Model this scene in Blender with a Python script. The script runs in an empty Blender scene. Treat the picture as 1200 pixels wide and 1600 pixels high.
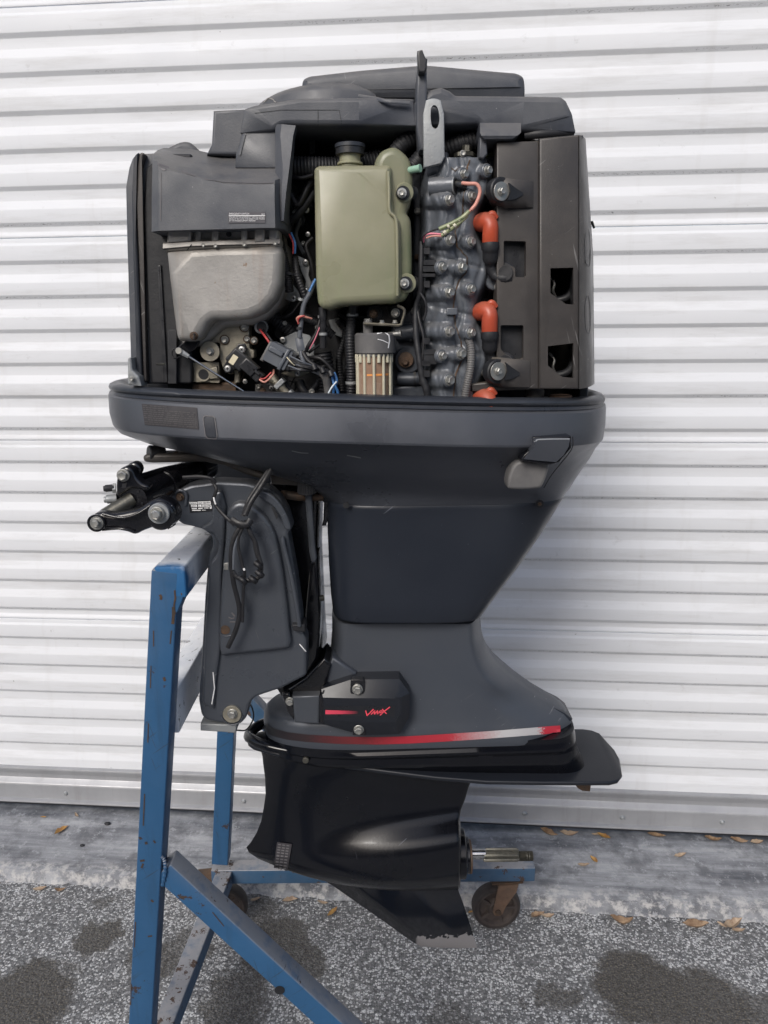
import bpy, bmesh, math, random
from mathutils import Vector, Matrix
from mathutils.bvhtree import BVHTree
from mathutils.geometry import delaunay_2d_cdt
from math import radians as R, sin, cos, pi
random.seed(7)
SC = bpy.context.scene
COL = SC.collection

# ---------------------------------------------------------------- camera, sky, sun, exposure
CAMLOC = Vector((0, -1.2, 1.42)); FPX = 1155.0; TH = R(13.70); RO = R(-0.48); YAW = R(4.80)
FWD = Vector((0, cos(TH), -sin(TH))); UP = Vector((0, sin(TH), cos(TH))); RT = Vector((1, 0, 0))
cr, sr = cos(RO), sin(RO)
cam_d = bpy.data.cameras.new('camera'); cam = bpy.data.objects.new('camera', cam_d); COL.objects.link(cam)
cr_r = RT*cr + UP*sr; cr_u = RT*(-sr) + UP*cr
m = Matrix((cr_r, cr_u, -FWD)).transposed().to_4x4(); m.translation = CAMLOC
cam.matrix_world = m
cam_d.sensor_fit = 'VERTICAL'; cam_d.sensor_height = 36; cam_d.lens = 36*FPX/1600
cam_d.clip_start = .05; cam_d.clip_end = 300
SC.camera = cam
SUN_EL, SUN_AZ = R(37), R(203)
w = bpy.data.worlds.new('World'); SC.world = w; w.use_nodes = True
wn = w.node_tree.nodes; wl = w.node_tree.links
sky = wn.new('ShaderNodeTexSky'); sky.sky_type = 'NISHITA'; sky.sun_disc = False
sky.sun_elevation = SUN_EL; sky.sun_rotation = SUN_AZ; sky.air_density = 1.0; sky.dust_density = 3.0; sky.ozone_density = 1.0
wl.new(sky.outputs[0], wn['Background'].inputs[0]); wn['Background'].inputs[1].default_value = .105
sl = bpy.data.lights.new('sun', 'SUN'); sl.energy = 1.5; sl.angle = R(22); sl.color = (1, .985, .96)
so = bpy.data.objects.new('sun', sl); COL.objects.link(so)
sd = Vector((sin(SUN_AZ)*cos(SUN_EL), cos(SUN_AZ)*cos(SUN_EL), sin(SUN_EL)))
so.rotation_euler = sd.to_track_quat('Z', 'Y').to_euler(); so.location = sd*10
vs = SC.view_settings; vs.view_transform = 'Standard'; vs.look = 'None'; vs.gamma = 1; vs.exposure = 0.36

# ---------------------------------------------------------------- picture measurements -> places in the yard
def ray(px, py):
    dx, dy = px-600, py-800
    x = cr*dx + sr*dy; y = -sr*dx + cr*dy
    return RT*x - UP*y + FWD*FPX
def P(px, py, Y=0.0):
    d = ray(px, py); return CAMLOC + d*((Y-CAMLOC.y)/d.y)
def PZ(px, py, z):
    d = ray(px, py); return CAMLOC + d*((z-CAMLOC.z)/d.z)
def proj(v):
    q = v-CAMLOC; f = q.dot(FWD); x = FPX*q.dot(RT)/f; y = -FPX*q.dot(UP)/f
    return 600+cr*x-sr*y, 800+sr*x+cr*y
def mpp(px, py, Y):            # metres per pixel there
    return (P(px, py, Y)-CAMLOC).dot(FWD)/FPX

# ---------------------------------------------------------------- materials
MATS = {}
def mat(name, col, rough=.5, metal=0, col2=None, nscale=20, amount=.5, bump=0, bscale=80, coat=0, spec=.5, rvar=.12,
        scratch=None, chips=None, streak=None, detail=6, alpha=1, trans=0, sss=0, dust=None):
    m = bpy.data.materials.new(name); m.use_nodes = True; MATS[name] = m
    n, l = m.node_tree.nodes, m.node_tree.links; b = n['Principled BSDF']
    tc = n.new('ShaderNodeTexCoord'); co = tc.outputs['Object']
    def noise(s, d=detail, r=.6, vec=None):
        t = n.new('ShaderNodeTexNoise'); t.inputs['Scale'].default_value = s; t.inputs['Detail'].default_value = d
        t.inputs['Roughness'].default_value = r; l.new(vec or co, t.inputs['Vector']); return t.outputs['Fac']
    def ramp(v, a, c):
        r = n.new('ShaderNodeMapRange'); r.inputs[1].default_value = a; r.inputs[2].default_value = c; l.new(v, r.inputs[0]); return r.outputs[0]
    def mix(f, a, c):
        x = n.new('ShaderNodeMix'); x.data_type = 'RGBA'; l.new(f, x.inputs['Factor'])
        for s, v in (('A', a), ('B', c)):
            i = [k for k in x.inputs if k.name == s and k.type == 'RGBA'][0]
            if isinstance(v, tuple): i.default_value = (*v, 1)
            else: l.new(v, i)
        return [k for k in x.outputs if k.type == 'RGBA'][0]
    def mul(a, k):
        x = n.new('ShaderNodeMath'); x.operation = 'MULTIPLY'; l.new(a, x.inputs[0])
        if isinstance(k, float) or isinstance(k, int): x.inputs[1].default_value = k
        else: l.new(k, x.inputs[1])
        return x.outputs[0]
    def scaled(sx, sy, sz, rot=(0, 0, 0)):
        rt = n.new('ShaderNodeMapping'); rt.inputs['Rotation'].default_value = rot; l.new(co, rt.inputs[0])
        mp = n.new('ShaderNodeMapping'); mp.inputs['Scale'].default_value = (sx, sy, sz)
        l.new(rt.outputs[0], mp.inputs[0]); return mp.outputs[0]
    c2 = col2 or tuple(min(1, c*1.6) for c in col)
    nz = noise(nscale)
    c = mix(mul(ramp(nz, .35, .7), amount), tuple(col), tuple(c2))
    rg = n.new('ShaderNodeMapRange'); l.new(noise(nscale*1.7, 4), rg.inputs[0]); rg.inputs[1].default_value = .3; rg.inputs[2].default_value = .7
    rg.inputs[3].default_value = max(.02, rough-rvar); rg.inputs[4].default_value = min(1, rough+rvar); rough_out = rg.outputs[0]
    if streak:   # (colour, amount) runs down
        c = mix(mul(ramp(noise(1, 5, .6, scaled(45, 45, 4)), .55, .75), streak[1]), c, streak[0])
    if dust:     # (colour, amount) lies on upward faces
        g = n.new('ShaderNodeNewGeometry'); sx = n.new('ShaderNodeSeparateXYZ'); l.new(g.outputs['Normal'], sx.inputs[0])
        f = mul(ramp(sx.outputs[2], .05, .75), ramp(noise(30), .22, .5)); c = mix(mul(f, dust[1]), c, dust[0])
    if scratch:  # (colour, threshold)
        s1 = ramp(noise(1, 3, .5, scaled(14, 40, 240, (.2, .62, 0))), scratch[1], scratch[1]+.03)
        s2 = ramp(noise(1, 3, .5, scaled(260, 40, 12, (0, .27, .2))), scratch[1]+.01, scratch[1]+.04)
        s3 = ramp(noise(260, 2, .5), .77, .79)
        g = n.new('ShaderNodeMath'); g.operation = 'MAXIMUM'; l.new(s1, g.inputs[0]); l.new(s2, g.inputs[1])
        g2 = n.new('ShaderNodeMath'); g2.operation = 'MAXIMUM'; l.new(mul(g.outputs[0], ramp(noise(9, 2), .5, .62)), g2.inputs[0]); l.new(s3, g2.inputs[1])
        c = mix(mul(g2.outputs[0], .8), c, scratch[0])
    if chips:    # (colour, threshold, scale)
        ch = ramp(noise(chips[2], 8, .7), chips[1], chips[1]+.015); c = mix(ch, c, chips[0])
        r2 = n.new('ShaderNodeMix'); l.new(ch, r2.inputs[0]); l.new(rough_out, r2.inputs[2]); r2.inputs[3].default_value = .85; rough_out = r2.outputs[0]
    l.new(c, b.inputs['Base Color']); l.new(rough_out, b.inputs['Roughness'])
    b.inputs['Metallic'].default_value = metal; b.inputs['Coat Weight'].default_value = coat; b.inputs['Coat Roughness'].default_value = .06
    b.inputs['Specular IOR Level'].default_value = spec; b.inputs['Transmission Weight'].default_value = trans
    if sss: b.inputs['Subsurface Weight'].default_value = sss; b.inputs['Subsurface Radius'].default_value = (.02, .02, .01); b.inputs['Subsurface Scale'].default_value = .5
    if bump:
        bp = n.new('ShaderNodeBump'); bp.inputs['Strength'].default_value = bump; bp.inputs['Distance'].default_value = .002
        l.new(noise(bscale, 5, .65), bp.inputs['Height']); l.new(bp.outputs[0], b.inputs['Normal'])
    m['nodes'] = 1
    return m
LG = (.34, .35, .36)
M = MATS
mat('cowl_grey', (.076, .083, .100), .36, .45, (.102, .109, .126), 6, .8, .06, 700, scratch=((.17, .18, .20), .70), dust=((.2, .19, .18), .12))
mat('cowl_navy', (.015, .019, .029), .38, .1, (.024, .029, .040), 5, .7, .05, 600, scratch=((.15, .16, .19), .72))
mat('case_grey', (.064, .073, .091), .44, .25, (.080, .087, .100), 5, .8, .08, 600, scratch=((.3, .3, .31), .69))
mat('bracket_grey', (.078, .087, .104), .34, .4, (.10, .108, .12), 12, .5, .15, 300, scratch=((.35, .35, .35), .69), dust=((.22, .2, .17), .15))
mat('top_plastic', (.046, .052, .067), .5, 0, (.105, .109, .118), 11, 1, .15, 500, scratch=((.24, .24, .25), .685), dust=((.26, .24, .21), .3))
mat('brown_plastic', (.034, .031, .031), .42, 0, (.080, .072, .066), 8, .9, .1, 500, scratch=((.20, .195, .19), .685), dust=((.25, .22, .18), .3))
mat('rubber', (.012, .013, .016), .55, 0, (.03, .03, .034), 30, .5, .1, 300)
mat('seal_rubber', (.022, .026, .035), .38, 0, (.05, .054, .062), 14, .6, .1, 300)
mat('black_paint', (.006, .006, .008), .22, 0, (.012, .012, .014), 20, .4, .03, 300, coat=.4, scratch=((.12, .12, .12), .73))
mat('gloss_black', (.0030, .0034, .0055), .24, 0, (.005, .006, .009), 6, .5, .04, 200, coat=.22, rvar=.06, spec=.35, scratch=((.08, .085, .1), .745))
mat('satin_black', (.012, .014, .019), .34, 0, (.018, .020, .026), 6, .5, .02, 200, rvar=.05, spec=.4, scratch=((.08, .085, .1), .745))
mat('skeg_black', (.0035, .004, .0065), .16, 0, (.006, .007, .010), 6, .5, .02, 200, coat=.6, rvar=.05)
mat('interior_black', (.008, .009, .012), .6, 0, (.022, .022, .024), 25, .5, .2, 200)
mat('block_grey', (.035, .042, .055), .42, .1, (.07, .075, .085), 22, .6, .25, 180, chips=((.2, .19, .17), .72, 60))
mat('head_grey', (.098, .110, .130), .34, .15, (.16, .172, .19), 20, .6, .25, 140, chips=((.26, .23, .2), .715, 55), dust=((.3, .28, .25), .25))
mat('cast_aluminium', (.27, .262, .25), .55, .4, (.42, .405, .385), 14, .9, .22, 220, streak=((.24, .17, .13), .45), chips=((.30, .21, .15), .66, 30), dust=((.35, .28, .2), .25))
mat('dirty_aluminium', (.25, .235, .19), .5, .6, (.45, .41, .33), 35, .8, .4, 200, chips=((.10, .075, .05), .64, 70))
mat('zinc', (.33, .33, .315), .46, .8, (.5, .49, .45), 60, .6, .1, 400, chips=((.3, .24, .17), .70, 200))
mat('bright_zinc', (.62, .62, .6), .28, .85, (.72, .71, .68), 60, .6)
mat('galvanised', (.30, .315, .325), .5, .45, (.36, .37, .37), 40, .8, .2, 300, chips=((.1, .09, .08), .68, 160))
mat('tank_plastic', (.205, .212, .135), .34, 0, (.35, .33, .235), 5, .8, .05, 100, streak=((.22, .27, .14), .5), sss=.15, chips=((.10, .095, .06), .70, 20), dust=((.3, .27, .17), .4))
mat('tank_lobe', (.15, .17, .10), .34, 0, (.28, .26, .18), 8, .8, .05, 100, streak=((.10, .15, .07), .6), sss=.15, chips=((.10, .095, .06), .70, 20))
mat('tank_edge', (.10, .13, .06), .35, 0, (.17, .17, .09), 12, .8, sss=.1)
mat('mint_plastic', (.28, .48, .36), .4, 0, (.36, .5, .38), 30, .6)
mat('red_boot', (.47, .075, .03), .42, 0, (.36, .055, .03), 30, .7, .1, 150, dust=((.35, .18, .13), .3))
mat('dark_plastic', (.018, .019, .022), .35, 0, (.04, .04, .043), 40, .5, .08, 200, dust=((.2, .19, .17), .25))
mat('grey_plastic', (.09, .10, .12), .4, 0, (.13, .14, .15), 40, .5, .08, 200)
mat('filter_cap', (.10, .098, .100), .5, 0, (.16, .155, .15), 30, .7, .1, 200)
mat('amber', (.27, .165, .11), .3, 0, (.42, .33, .26), 18, .8, sss=.2)
mat('amber_ring', (.62, .25, .07), .3)
mat('ivory', (.48, .45, .34), .4, 0, (.62, .6, .48), 60, .6)
mat('wire_pink', (.55, .25, .2), .45); mat('wire_red', (.42, .05, .05), .45); mat('wire_blue', (.05, .16, .38), .4)
mat('wire_white', (.6, .68, .75), .4); mat('wire_black', (.008, .008, .010), .5, 0, (.02, .02, .023), 60, .6, .2, 250); mat('wire_green', (.14, .20, .09), .35, 0, (.5, .48, .3), 90, .9)
mat('wire_magenta', (.7, .2, .27), .4)
mat('rust', (.11, .075, .055), .75, .2, (.20, .12, .08), 40, .8, .5, 150)
mat('rusty_steel', (.07, .055, .045), .6, .5, (.16, .09, .05), 40, .8, .4, 150)
mat('brown_ring', (.10, .05, .028), .4, .5, (.2, .12, .07), 30, .8)
mat('arm_grey', (.055, .053, .053), .5, .3, (.10, .085, .07), 25, .8, .3, 200)
mat('steel', (.5, .5, .5), .22, 1, (.6, .6, .6), 40, .5)
mat('dark_steel', (.10, .098, .085), .42, .8, (.2, .19, .16), 60, .7, .2, 300)
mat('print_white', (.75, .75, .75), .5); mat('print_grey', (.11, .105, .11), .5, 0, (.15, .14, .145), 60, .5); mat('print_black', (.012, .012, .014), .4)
mat('faint_print', (.055, .052, .054), .6)
mat('label_bg', (.058, .056, .066), .5); mat('label_dark', (.028, .026, .030), .6)
mat('label_cream', (.62, .56, .40), .5); mat('logo_red', (.75, .07, .10), .4)
mat('decal_fade', (.012, .013, .016), .35)
mat('caster_rubber', (.022, .018, .018), .6, 0, (.06, .05, .047), 30, .7, .2, 200)
mat('caster_hub', (.05, .04, .038), .6, .2, (.11, .09, .08), 30, .7, .2, 200)
mat('frame_blue', (.022, .086, .190), .45, 0, (.030, .105, .225), 12, .7, .15, 120, streak=((.02, .05, .09), .45), chips=((.045, .03, .028), .635, 22), scratch=((.03, .05, .08), .63), dust=((.23, .24, .26), .95))
mat('frame_blue_old', (.030, .085, .165), .5, 0, (.08, .12, .18), 16, .8, .2, 120, chips=((.07, .045, .035), .585, 30), dust=((.25, .25, .26), .95))
mat('frame_blue_worn', (.80, .81, .83), .55, 0, (.58, .62, .68), 22, .8, .25, 120, chips=((.05, .045, .045), .62, 32), scratch=((.1, .1, .1), .63))
mat('dry_leaf', (.15, .085, .045), .6, 0, (.34, .24, .15), 90, 1, .2, 200)
mat('yellow_leaf', (.42, .25, .07), .5, 0, (.22, .10, .04), 90, .9)
mat('pale_leaf', (.40, .31, .22), .6, 0, (.22, .14, .09), 90, .9, .2, 200)
mat('stucco', (.42, .41, .39), .85, 0, (.5, .49, .46), 6, .6, .5, 120)

def nodes_of(m): return m.node_tree.nodes, m.node_tree.links, m.node_tree.nodes['Principled BSDF']
# skeg: bare grey patch near its lower tip (missing paint)
def fade_mat(name, cols, x0, x1, base='print_black', rough=.35, spots=True):
    """flat print whose ink runs through colours along world x"""
    m = bpy.data.materials.new(name); m.use_nodes = True; n, l, b = nodes_of(m); MATS[name] = m
    tc = n.new('ShaderNodeTexCoord'); s = n.new('ShaderNodeSeparateXYZ'); l.new(tc.outputs['Object'], s.inputs[0])
    r = n.new('ShaderNodeMapRange'); r.inputs[1].default_value = x0; r.inputs[2].default_value = x1; l.new(s.outputs[0], r.inputs[0])
    nt = n.new('ShaderNodeTexNoise'); nt.inputs['Scale'].default_value = 420; nt.inputs['Detail'].default_value = 6; l.new(tc.outputs['Object'], nt.inputs[0])
    a = n.new('ShaderNodeMath'); a.operation = 'MULTIPLY_ADD'; l.new(nt.outputs['Fac'], a.inputs[0]); a.inputs[1].default_value = .10 if spots else 0
    l.new(r.outputs[0], a.inputs[2])
    s2 = n.new('ShaderNodeMath'); s2.operation = 'SUBTRACT'; l.new(a.outputs[0], s2.inputs[0]); s2.inputs[1].default_value = .05 if spots else 0
    cr_ = n.new('ShaderNodeValToRGB'); l.new(s2.outputs[0], cr_.inputs[0]); e = cr_.color_ramp.elements
    while len(e) < len(cols): e.new(.5)
    for k, (p, c) in enumerate(cols): e[k].position = p; e[k].color = (*c, 1)
    l.new(cr_.outputs[0], b.inputs['Base Color']); b.inputs['Roughness'].default_value = rough
    return m

# ---------------------------------------------------------------- objects
def tag(o, label=None, cat=None, group=None, kind=None):
    if label: o['label'] = label
    if cat: o['category'] = cat
    if group: o['group'] = group
    if kind: o['kind'] = kind
    return o
def link(o, parent=None):
    COL.objects.link(o)
    if parent is not None:
        o.parent = parent; o.matrix_parent_inverse = WM[parent.name].inverted()
    WM[o.name] = (WM[parent.name] @ o.matrix_parent_inverse if parent is not None else Matrix()) @ o.matrix_basis
    return o
WM = {}
BV = {}
def obj(name, me, mtl=None, parent=None, smooth=35, **kw):
    o = bpy.data.objects.new(name, me)
    if mtl is not None and not me.materials:
        for q in (mtl if isinstance(mtl, (list, tuple)) else [mtl]): me.materials.append(M[q])
    if smooth and not me.get('sm'):
        me.polygons.foreach_set('use_smooth', [True]*len(me.polygons)); me.set_sharp_from_angle(angle=R(smooth)); me['sm'] = 1
    for p in me.polygons:
        if len(p.vertices) > 5 or p.select: p.use_smooth = False
    link(o, parent); tag(o, **kw); return o
def from_bm(bm):
    bmesh.ops.recalc_face_normals(bm, faces=bm.faces)
    me = bpy.data.meshes.new('mesh'); bm.to_mesh(me); bm.free(); return me
def empty(name, loc, **kw):
    o = bpy.data.objects.new(name, None); o.location = loc; o.empty_display_size = .05; link(o); tag(o, **kw); return o
def bvh(o):
    if o.name not in BV:
        mw = WM[o.name]; me = o.data
        BV[o.name] = BVHTree.FromPolygons([mw @ v.co for v in me.vertices], [tuple(p.vertices) for p in me.polygons])
    return BV[o.name]
def hit(px, py, objs, off=.0008, fallback=0):
    d = ray(px, py).normalized(); best = None
    for o in objs:
        r_ = bvh(o).ray_cast(CAMLOC, d)
        if r_[0] is not None and (best is None or r_[3] < best[1]): best = (r_[0], r_[3], r_[1])
    if best is None: return P(px, py, fallback), Vector((0, -1, 0))
    nn = best[2] if best[2].dot(d) < 0 else -best[2]
    return best[0]+nn*off, nn

def rounded(pts, r):
    """round the corners of a closed polygon given as 2- or 3-tuples; r in the same units, scalar or per corner"""
    out = []; n = len(pts)
    for i in range(n):
        p, a, b = Vector(pts[i]), Vector(pts[i-1]), Vector(pts[(i+1) % n])
        ri = r[i] if isinstance(r, (list, tuple)) else r
        da, db = (a-p), (b-p); k = min(ri, da.length*.45, db.length*.45)
        if k < .4 or da.length < 1e-6 or db.length < 1e-6: out.append(tuple(p)); continue
        p0, p1 = p+da.normalized()*k, p+db.normalized()*k
        for t in (0, .33, .67, 1):
            q = (1-t)**2*p0 + 2*t*(1-t)*p + t*t*p1; out.append(tuple(q))
    return out
def smooth_poly(pts, sub=4):
    n = len(pts); out = []
    for i in range(n):
        p0, p1, p2, p3 = [Vector(pts[(i+k) % n]) for k in (-1, 0, 1, 2)]
        for j in range(sub):
            t = j/sub
            out.append(tuple(.5*((2*p1)+(-p0+p2)*t+(2*p0-5*p1+4*p2-p3)*t*t+(-p0+3*p1-3*p2+p3)*t**3)))
    return out
def inset(L, d):
    """inset closed loop of Vectors in the xz plane; points that would cross over fall back on a sound neighbour"""
    n = len(L); area = sum(L[i].x*L[(i+1) % n].z - L[(i+1) % n].x*L[i].z for i in range(n)); s = 1 if area > 0 else -1
    out = []
    for i in range(n):
        a, p, b = L[i-1], L[i], L[(i+1) % n]
        e1 = Vector((p.x-a.x, p.z-a.z)); e2 = Vector((b.x-p.x, b.z-p.z))
        if e1.length < 1e-7 or e2.length < 1e-7: out.append(p.copy()); continue
        e1.normalize(); e2.normalize()
        n1 = Vector((-e1.y, e1.x))*s; n2 = Vector((-e2.y, e2.x))*s; nb = n1+n2
        if nb.length < .2: nb = n1
        nb.normalize(); k = d/max(.2, nb.dot(n1))
        out.append(Vector((p.x+nb.x*k, p.y, p.z+nb.y*k)))
    if d < 1e-6: return out
    ok = []
    for q in out:
        good = True
        for i in range(n):
            a, b = L[i], L[(i+1) % n]; ex, ez = b.x-a.x, b.z-a.z; ll = ex*ex+ez*ez
            if ll < 1e-14: continue
            t = max(0, min(1, ((q.x-a.x)*ex+(q.z-a.z)*ez)/ll)); dx, dz = q.x-a.x-ex*t, q.z-a.z-ez*t
            if dx*dx+dz*dz < (d*.93)**2: good = False; break
        ok.append(good)
    if not any(ok): return [p.copy() for p in L]
    res = []
    for i, q in enumerate(out):
        if ok[i]: res.append(q); continue
        k = 1
        while not ok[(i-k) % n] and not ok[(i+k) % n]: k += 1
        j = (i-k) % n if ok[(i-k) % n] else (i+k) % n
        res.append(out[j].copy())
    return res
def cap_fill(bm, loop):
    """flat face over a loop, sound even where the loop pinches itself"""
    vs_, keep = [], []
    for v in loop:
        if not keep or (v.co-keep[-1].co).length > 2e-6: keep.append(v)
    if (keep[0].co-keep[-1].co).length <= 2e-6: keep.pop()
    pts2 = [Vector((v.co.x, v.co.z)) for v in keep]; n = len(pts2)
    ov, oe, of, vm, em, fm = delaunay_2d_cdt(pts2, [], [list(range(n))], 1, 1e-7)
    area = sum((pts2[i].x*pts2[(i+1) % n].y-pts2[(i+1) % n].x*pts2[i].y) for i in range(n))
    nv = []
    for q, src in zip(ov, vm):
        if src: nv.append(keep[src[0]])
        else:
            near_ = min(keep, key=lambda v: (v.co.x-q.x)**2+(v.co.z-q.y)**2); nv.append(bm.verts.new((q.x, near_.co.y, q.y)))
    for f in of:
        try: bf = bm.faces.new([nv[i] for i in f]); bf.select = True
        except ValueError: pass
def plate_me(pts, Y=None, depth=.01, bevel=.002, holes=(), r=0, seg=3, hole_depth=None, hole_bevel=0):
    if r: pts = rounded(pts, r)
    L = [P(p[0], p[1], p[2] if len(p) > 2 else Y) for p in pts]
    bm = bmesh.new(); rings = []
    for k in range(seg+1):
        a = k/seg*pi/2 if bevel else 0
        q = inset(L, bevel*(1-sin(a))) if bevel else L
        rings.append([bm.verts.new(v+Vector((0, bevel*(1-cos(a)) if bevel else 0, 0))) for v in q])
        if not bevel: break
    rings.append([bm.verts.new(v+Vector((0, depth, 0))) for v in L])
    n = len(L)
    for A, B in zip(rings, rings[1:]):
        for i in range(n):
            try: bm.faces.new((A[i], A[(i+1) % n], B[(i+1) % n], B[i]))
            except ValueError: pass
    if holes:
        edges = [bm.edges.get((rings[0][i], rings[0][(i+1) % n])) for i in range(n)]; hl = []
        for h in holes:
            H = [bm.verts.new(P(p[0], p[1], p[2] if len(p) > 2 else Y)) for p in h]; hl.append(H)
            edges += [bm.edges.new((H[i], H[(i+1) % len(H)])) for i in range(len(H))]
        bmesh.ops.triangle_fill(bm, use_beauty=True, use_dissolve=False, edges=edges)
        hd = hole_depth or depth
        for H in hl:
            B = [bm.verts.new(v.co+Vector((0, hd, 0))) for v in H]
            for i in range(len(H)): bm.faces.new((H[i], H[(i+1) % len(H)], B[(i+1) % len(H)], B[i]))
    else:
        cap_fill(bm, rings[0]); cap_fill(bm, rings[-1])
    if bevel: bmesh.ops.remove_doubles(bm, verts=bm.verts, dist=1e-6)
    return from_bm(bm)
def plate(name, pts, Y, depth, mtl, parent, bevel=.002, **kw):
    sm = kw.pop('smooth', 40); pk = {k: kw.pop(k) for k in ('holes', 'r', 'seg', 'hole_depth') if k in kw}
    return obj(name, plate_me(pts, Y, depth, bevel, **pk), mtl, parent, smooth=sm, **kw)
def patch(name, grid, Yback, mtl, parent, sub=0, smooth=35, **kw):
    """grid of rows of (px,py,Y): a shaped front, walled back to Yback"""
    g = [[P(*p) for p in row] for row in grid]; bm = bmesh.new(); V = [[bm.verts.new(p) for p in row] for row in g]
    for a, b in zip(V, V[1:]):
        for i in range(len(a)-1): bm.faces.new((a[i], a[i+1], b[i+1], b[i]))
    loop = V[0] + [r_[-1] for r_ in V[1:]] + V[-1][-2::-1] + [r_[0] for r_ in V[-2:0:-1]]
    B = [bm.verts.new(Vector((v.co.x, Yback, v.co.z))) for v in loop]; n = len(loop)
    for i in range(n): bm.faces.new((loop[i], loop[(i+1) % n], B[(i+1) % n], B[i]))
    return obj(name, from_bm(bm), mtl, parent, smooth=smooth, **kw)
def loft_me(rings, caps=True):
    bm = bmesh.new(); V = [[bm.verts.new(p) for p in r_] for r_ in rings]; n = len(V[0])
    for a, b in zip(V, V[1:]):
        for i in range(n): bm.faces.new((a[i], a[(i+1) % n], b[(i+1) % n], b[i]))
    if caps: bm.faces.new(V[0]); bm.faces.new(V[-1])
    return from_bm(bm)
def ring(L, Rr, hw, n=4, N=96, Y0=0.0, prof=None, hwf=None):
    """horizontal section whose outline shows at px L..R; half-width hw; superellipse or given profile"""
    l, r_ = P(L[0], L[1], Y0), P(Rr[0], Rr[1], Y0)
    for it in range(14):
        pts = []
        c = (l+r_)/2; a = (r_-l)/2
        for k in range(N):
            t = 2*pi*k/N
            if prof:
                u = .5-.5*cos(t); y = prof(u)*hw*(1 if sin(t) >= 0 else -1) if abs(sin(t)) > 1e-6 else 0
                if t in (0,): y = 0
                x = u*2-1
            else:
                x = (abs(cos(t))**(2/n))*(1 if cos(t) > 0 else -1)*-1; y = (abs(sin(t))**(2/n))*(1 if sin(t) > 0 else -1)*hw
            pts.append(Vector((c.x+a.x*x, Y0-y, c.z+a.z*x)))
        pr = [proj(p) for p in pts]; lo = min(pr); hi = max(pr)
        s = mpp(600, 700, Y0)
        l = Vector((l.x+(L[0]-lo[0])*s, Y0, l.z-(L[1]-lo[1])*s)); r_ = Vector((r_.x+(Rr[0]-hi[0])*s, Y0, r_.z-(Rr[1]-hi[1])*s))
        if abs(L[0]-lo[0])+abs(Rr[0]-hi[0])+abs(L[1]-lo[1])+abs(Rr[1]-hi[1]) < .3: break
    return pts
def spline(pts, per=6):
    pts = [Vector(p) for p in pts]
    if len(pts) < 3: return [pts[0].lerp(pts[-1], i/per) for i in range(per+1)]
    q = [2*pts[0]-pts[1]]+pts+[2*pts[-1]-pts[-2]]; out = []
    for i in range(1, len(q)-2):
        p0, p1, p2, p3 = q[i-1:i+3]
        for j in range(per):
            t = j/per; out.append(.5*((2*p1)+(-p0+p2)*t+(2*p0-5*p1+4*p2-p3)*t*t+(-p0+3*p1-3*p2+p3)*t**3))
    return out+[pts[-1]]
def sweep_into(bm, path, rad, nseg=8, mi=0, flat=1.0):
    n = len(path); up = Vector((0, -1, 0)); prev = None; rings = []
    for i, p in enumerate(path):
        t = (path[min(i+1, n-1)]-path[max(i-1, 0)])
        if t.length < 1e-9: t = Vector((0, 0, 1))
        t.normalize()
        a = up-t*up.dot(t) if prev is None else prev-t*prev.dot(t)
        if a.length < 1e-4: a = Vector((1, 0, 0))-t*t.x
        a.normalize(); prev = a; b = t.cross(a); r_ = rad(i/(n-1)) if callable(rad) else rad
        rings.append([bm.verts.new(p+(a*cos(2*pi*k/nseg)*flat+b*sin(2*pi*k/nseg))*r_) for k in range(nseg)])
    for A, B in zip(rings, rings[1:]):
        for k in range(nseg):
            f = bm.faces.new((A[k], A[(k+1) % nseg], B[(k+1) % nseg], B[k])); f.material_index = mi
    for e in (rings[0], rings[-1]): f = bm.faces.new(e); f.material_index = mi
def tube(name, pts, rpx, mtl, parent, per=6, nseg=10, smooth=50, flat=1.0, **kw):
    """pts (px,py,Y) centre line; radius in picture pixels turned to metres"""
    path = spline([P(*p) for p in pts], per); s = mpp(*pts[0]); bm = bmesh.new()
    sweep_into(bm, path, (lambda t: rpx(t)*s) if callable(rpx) else rpx*s, nseg, flat=flat)
    return obj(name, from_bm(bm), mtl, parent, smooth=smooth, **kw)
def hose(name, pts, rpx, mtl, parent, pitch=4.2, depth=.16, **kw):
    """corrugated hose: ribs are real relief"""
    base = spline([P(*p) for p in pts], 12); s = mpp(*pts[0]); L = [0]
    for a, b in zip(base, base[1:]): L.append(L[-1]+(b-a).length)
    ribs = max(3, int(L[-1]/(pitch*s))); N = ribs*4; path = []
    j = 0
    for i in range(N+1):
        d = L[-1]*i/N
        while j < len(L)-2 and L[j+1] < d: j += 1
        path.append(base[j].lerp(base[j+1], (d-L[j])/max(1e-9, L[j+1]-L[j])))
    bm = bmesh.new(); sweep_into(bm, path, lambda t: rpx*s*(1-depth*(.5-.5*cos(2*pi*ribs*t))**1.5), 14)
    return obj(name, from_bm(bm), mtl, parent, smooth=75, **kw)
def cyl_me(r0, r1, h, n=24, bevel=0, r_in=0):
    """axis -Y, from y=0 to y=-h, optional bore"""
    bm = bmesh.new(); prof = [(r0, 0), (r1, -h+bevel), (r1-bevel, -h)] if bevel else [(r0, 0), (r1, -h)]
    if r_in: prof += [(r_in, -h), (r_in, 0)]
    rr = [[bm.verts.new((r_*cos(2*pi*k/n), y, r_*sin(2*pi*k/n))) for k in range(n)] for r_, y in prof]
    pairs = list(zip(rr, rr[1:])) + ([(rr[-1], rr[0])] if r_in else [])
    for A, B in pairs:
        for k in range(n): bm.faces.new((A[k], A[(k+1) % n], B[(k+1) % n], B[k]))
    if not r_in: bm.faces.new(rr[0]); bm.faces.new(rr[-1])
    return from_bm(bm)
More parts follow.
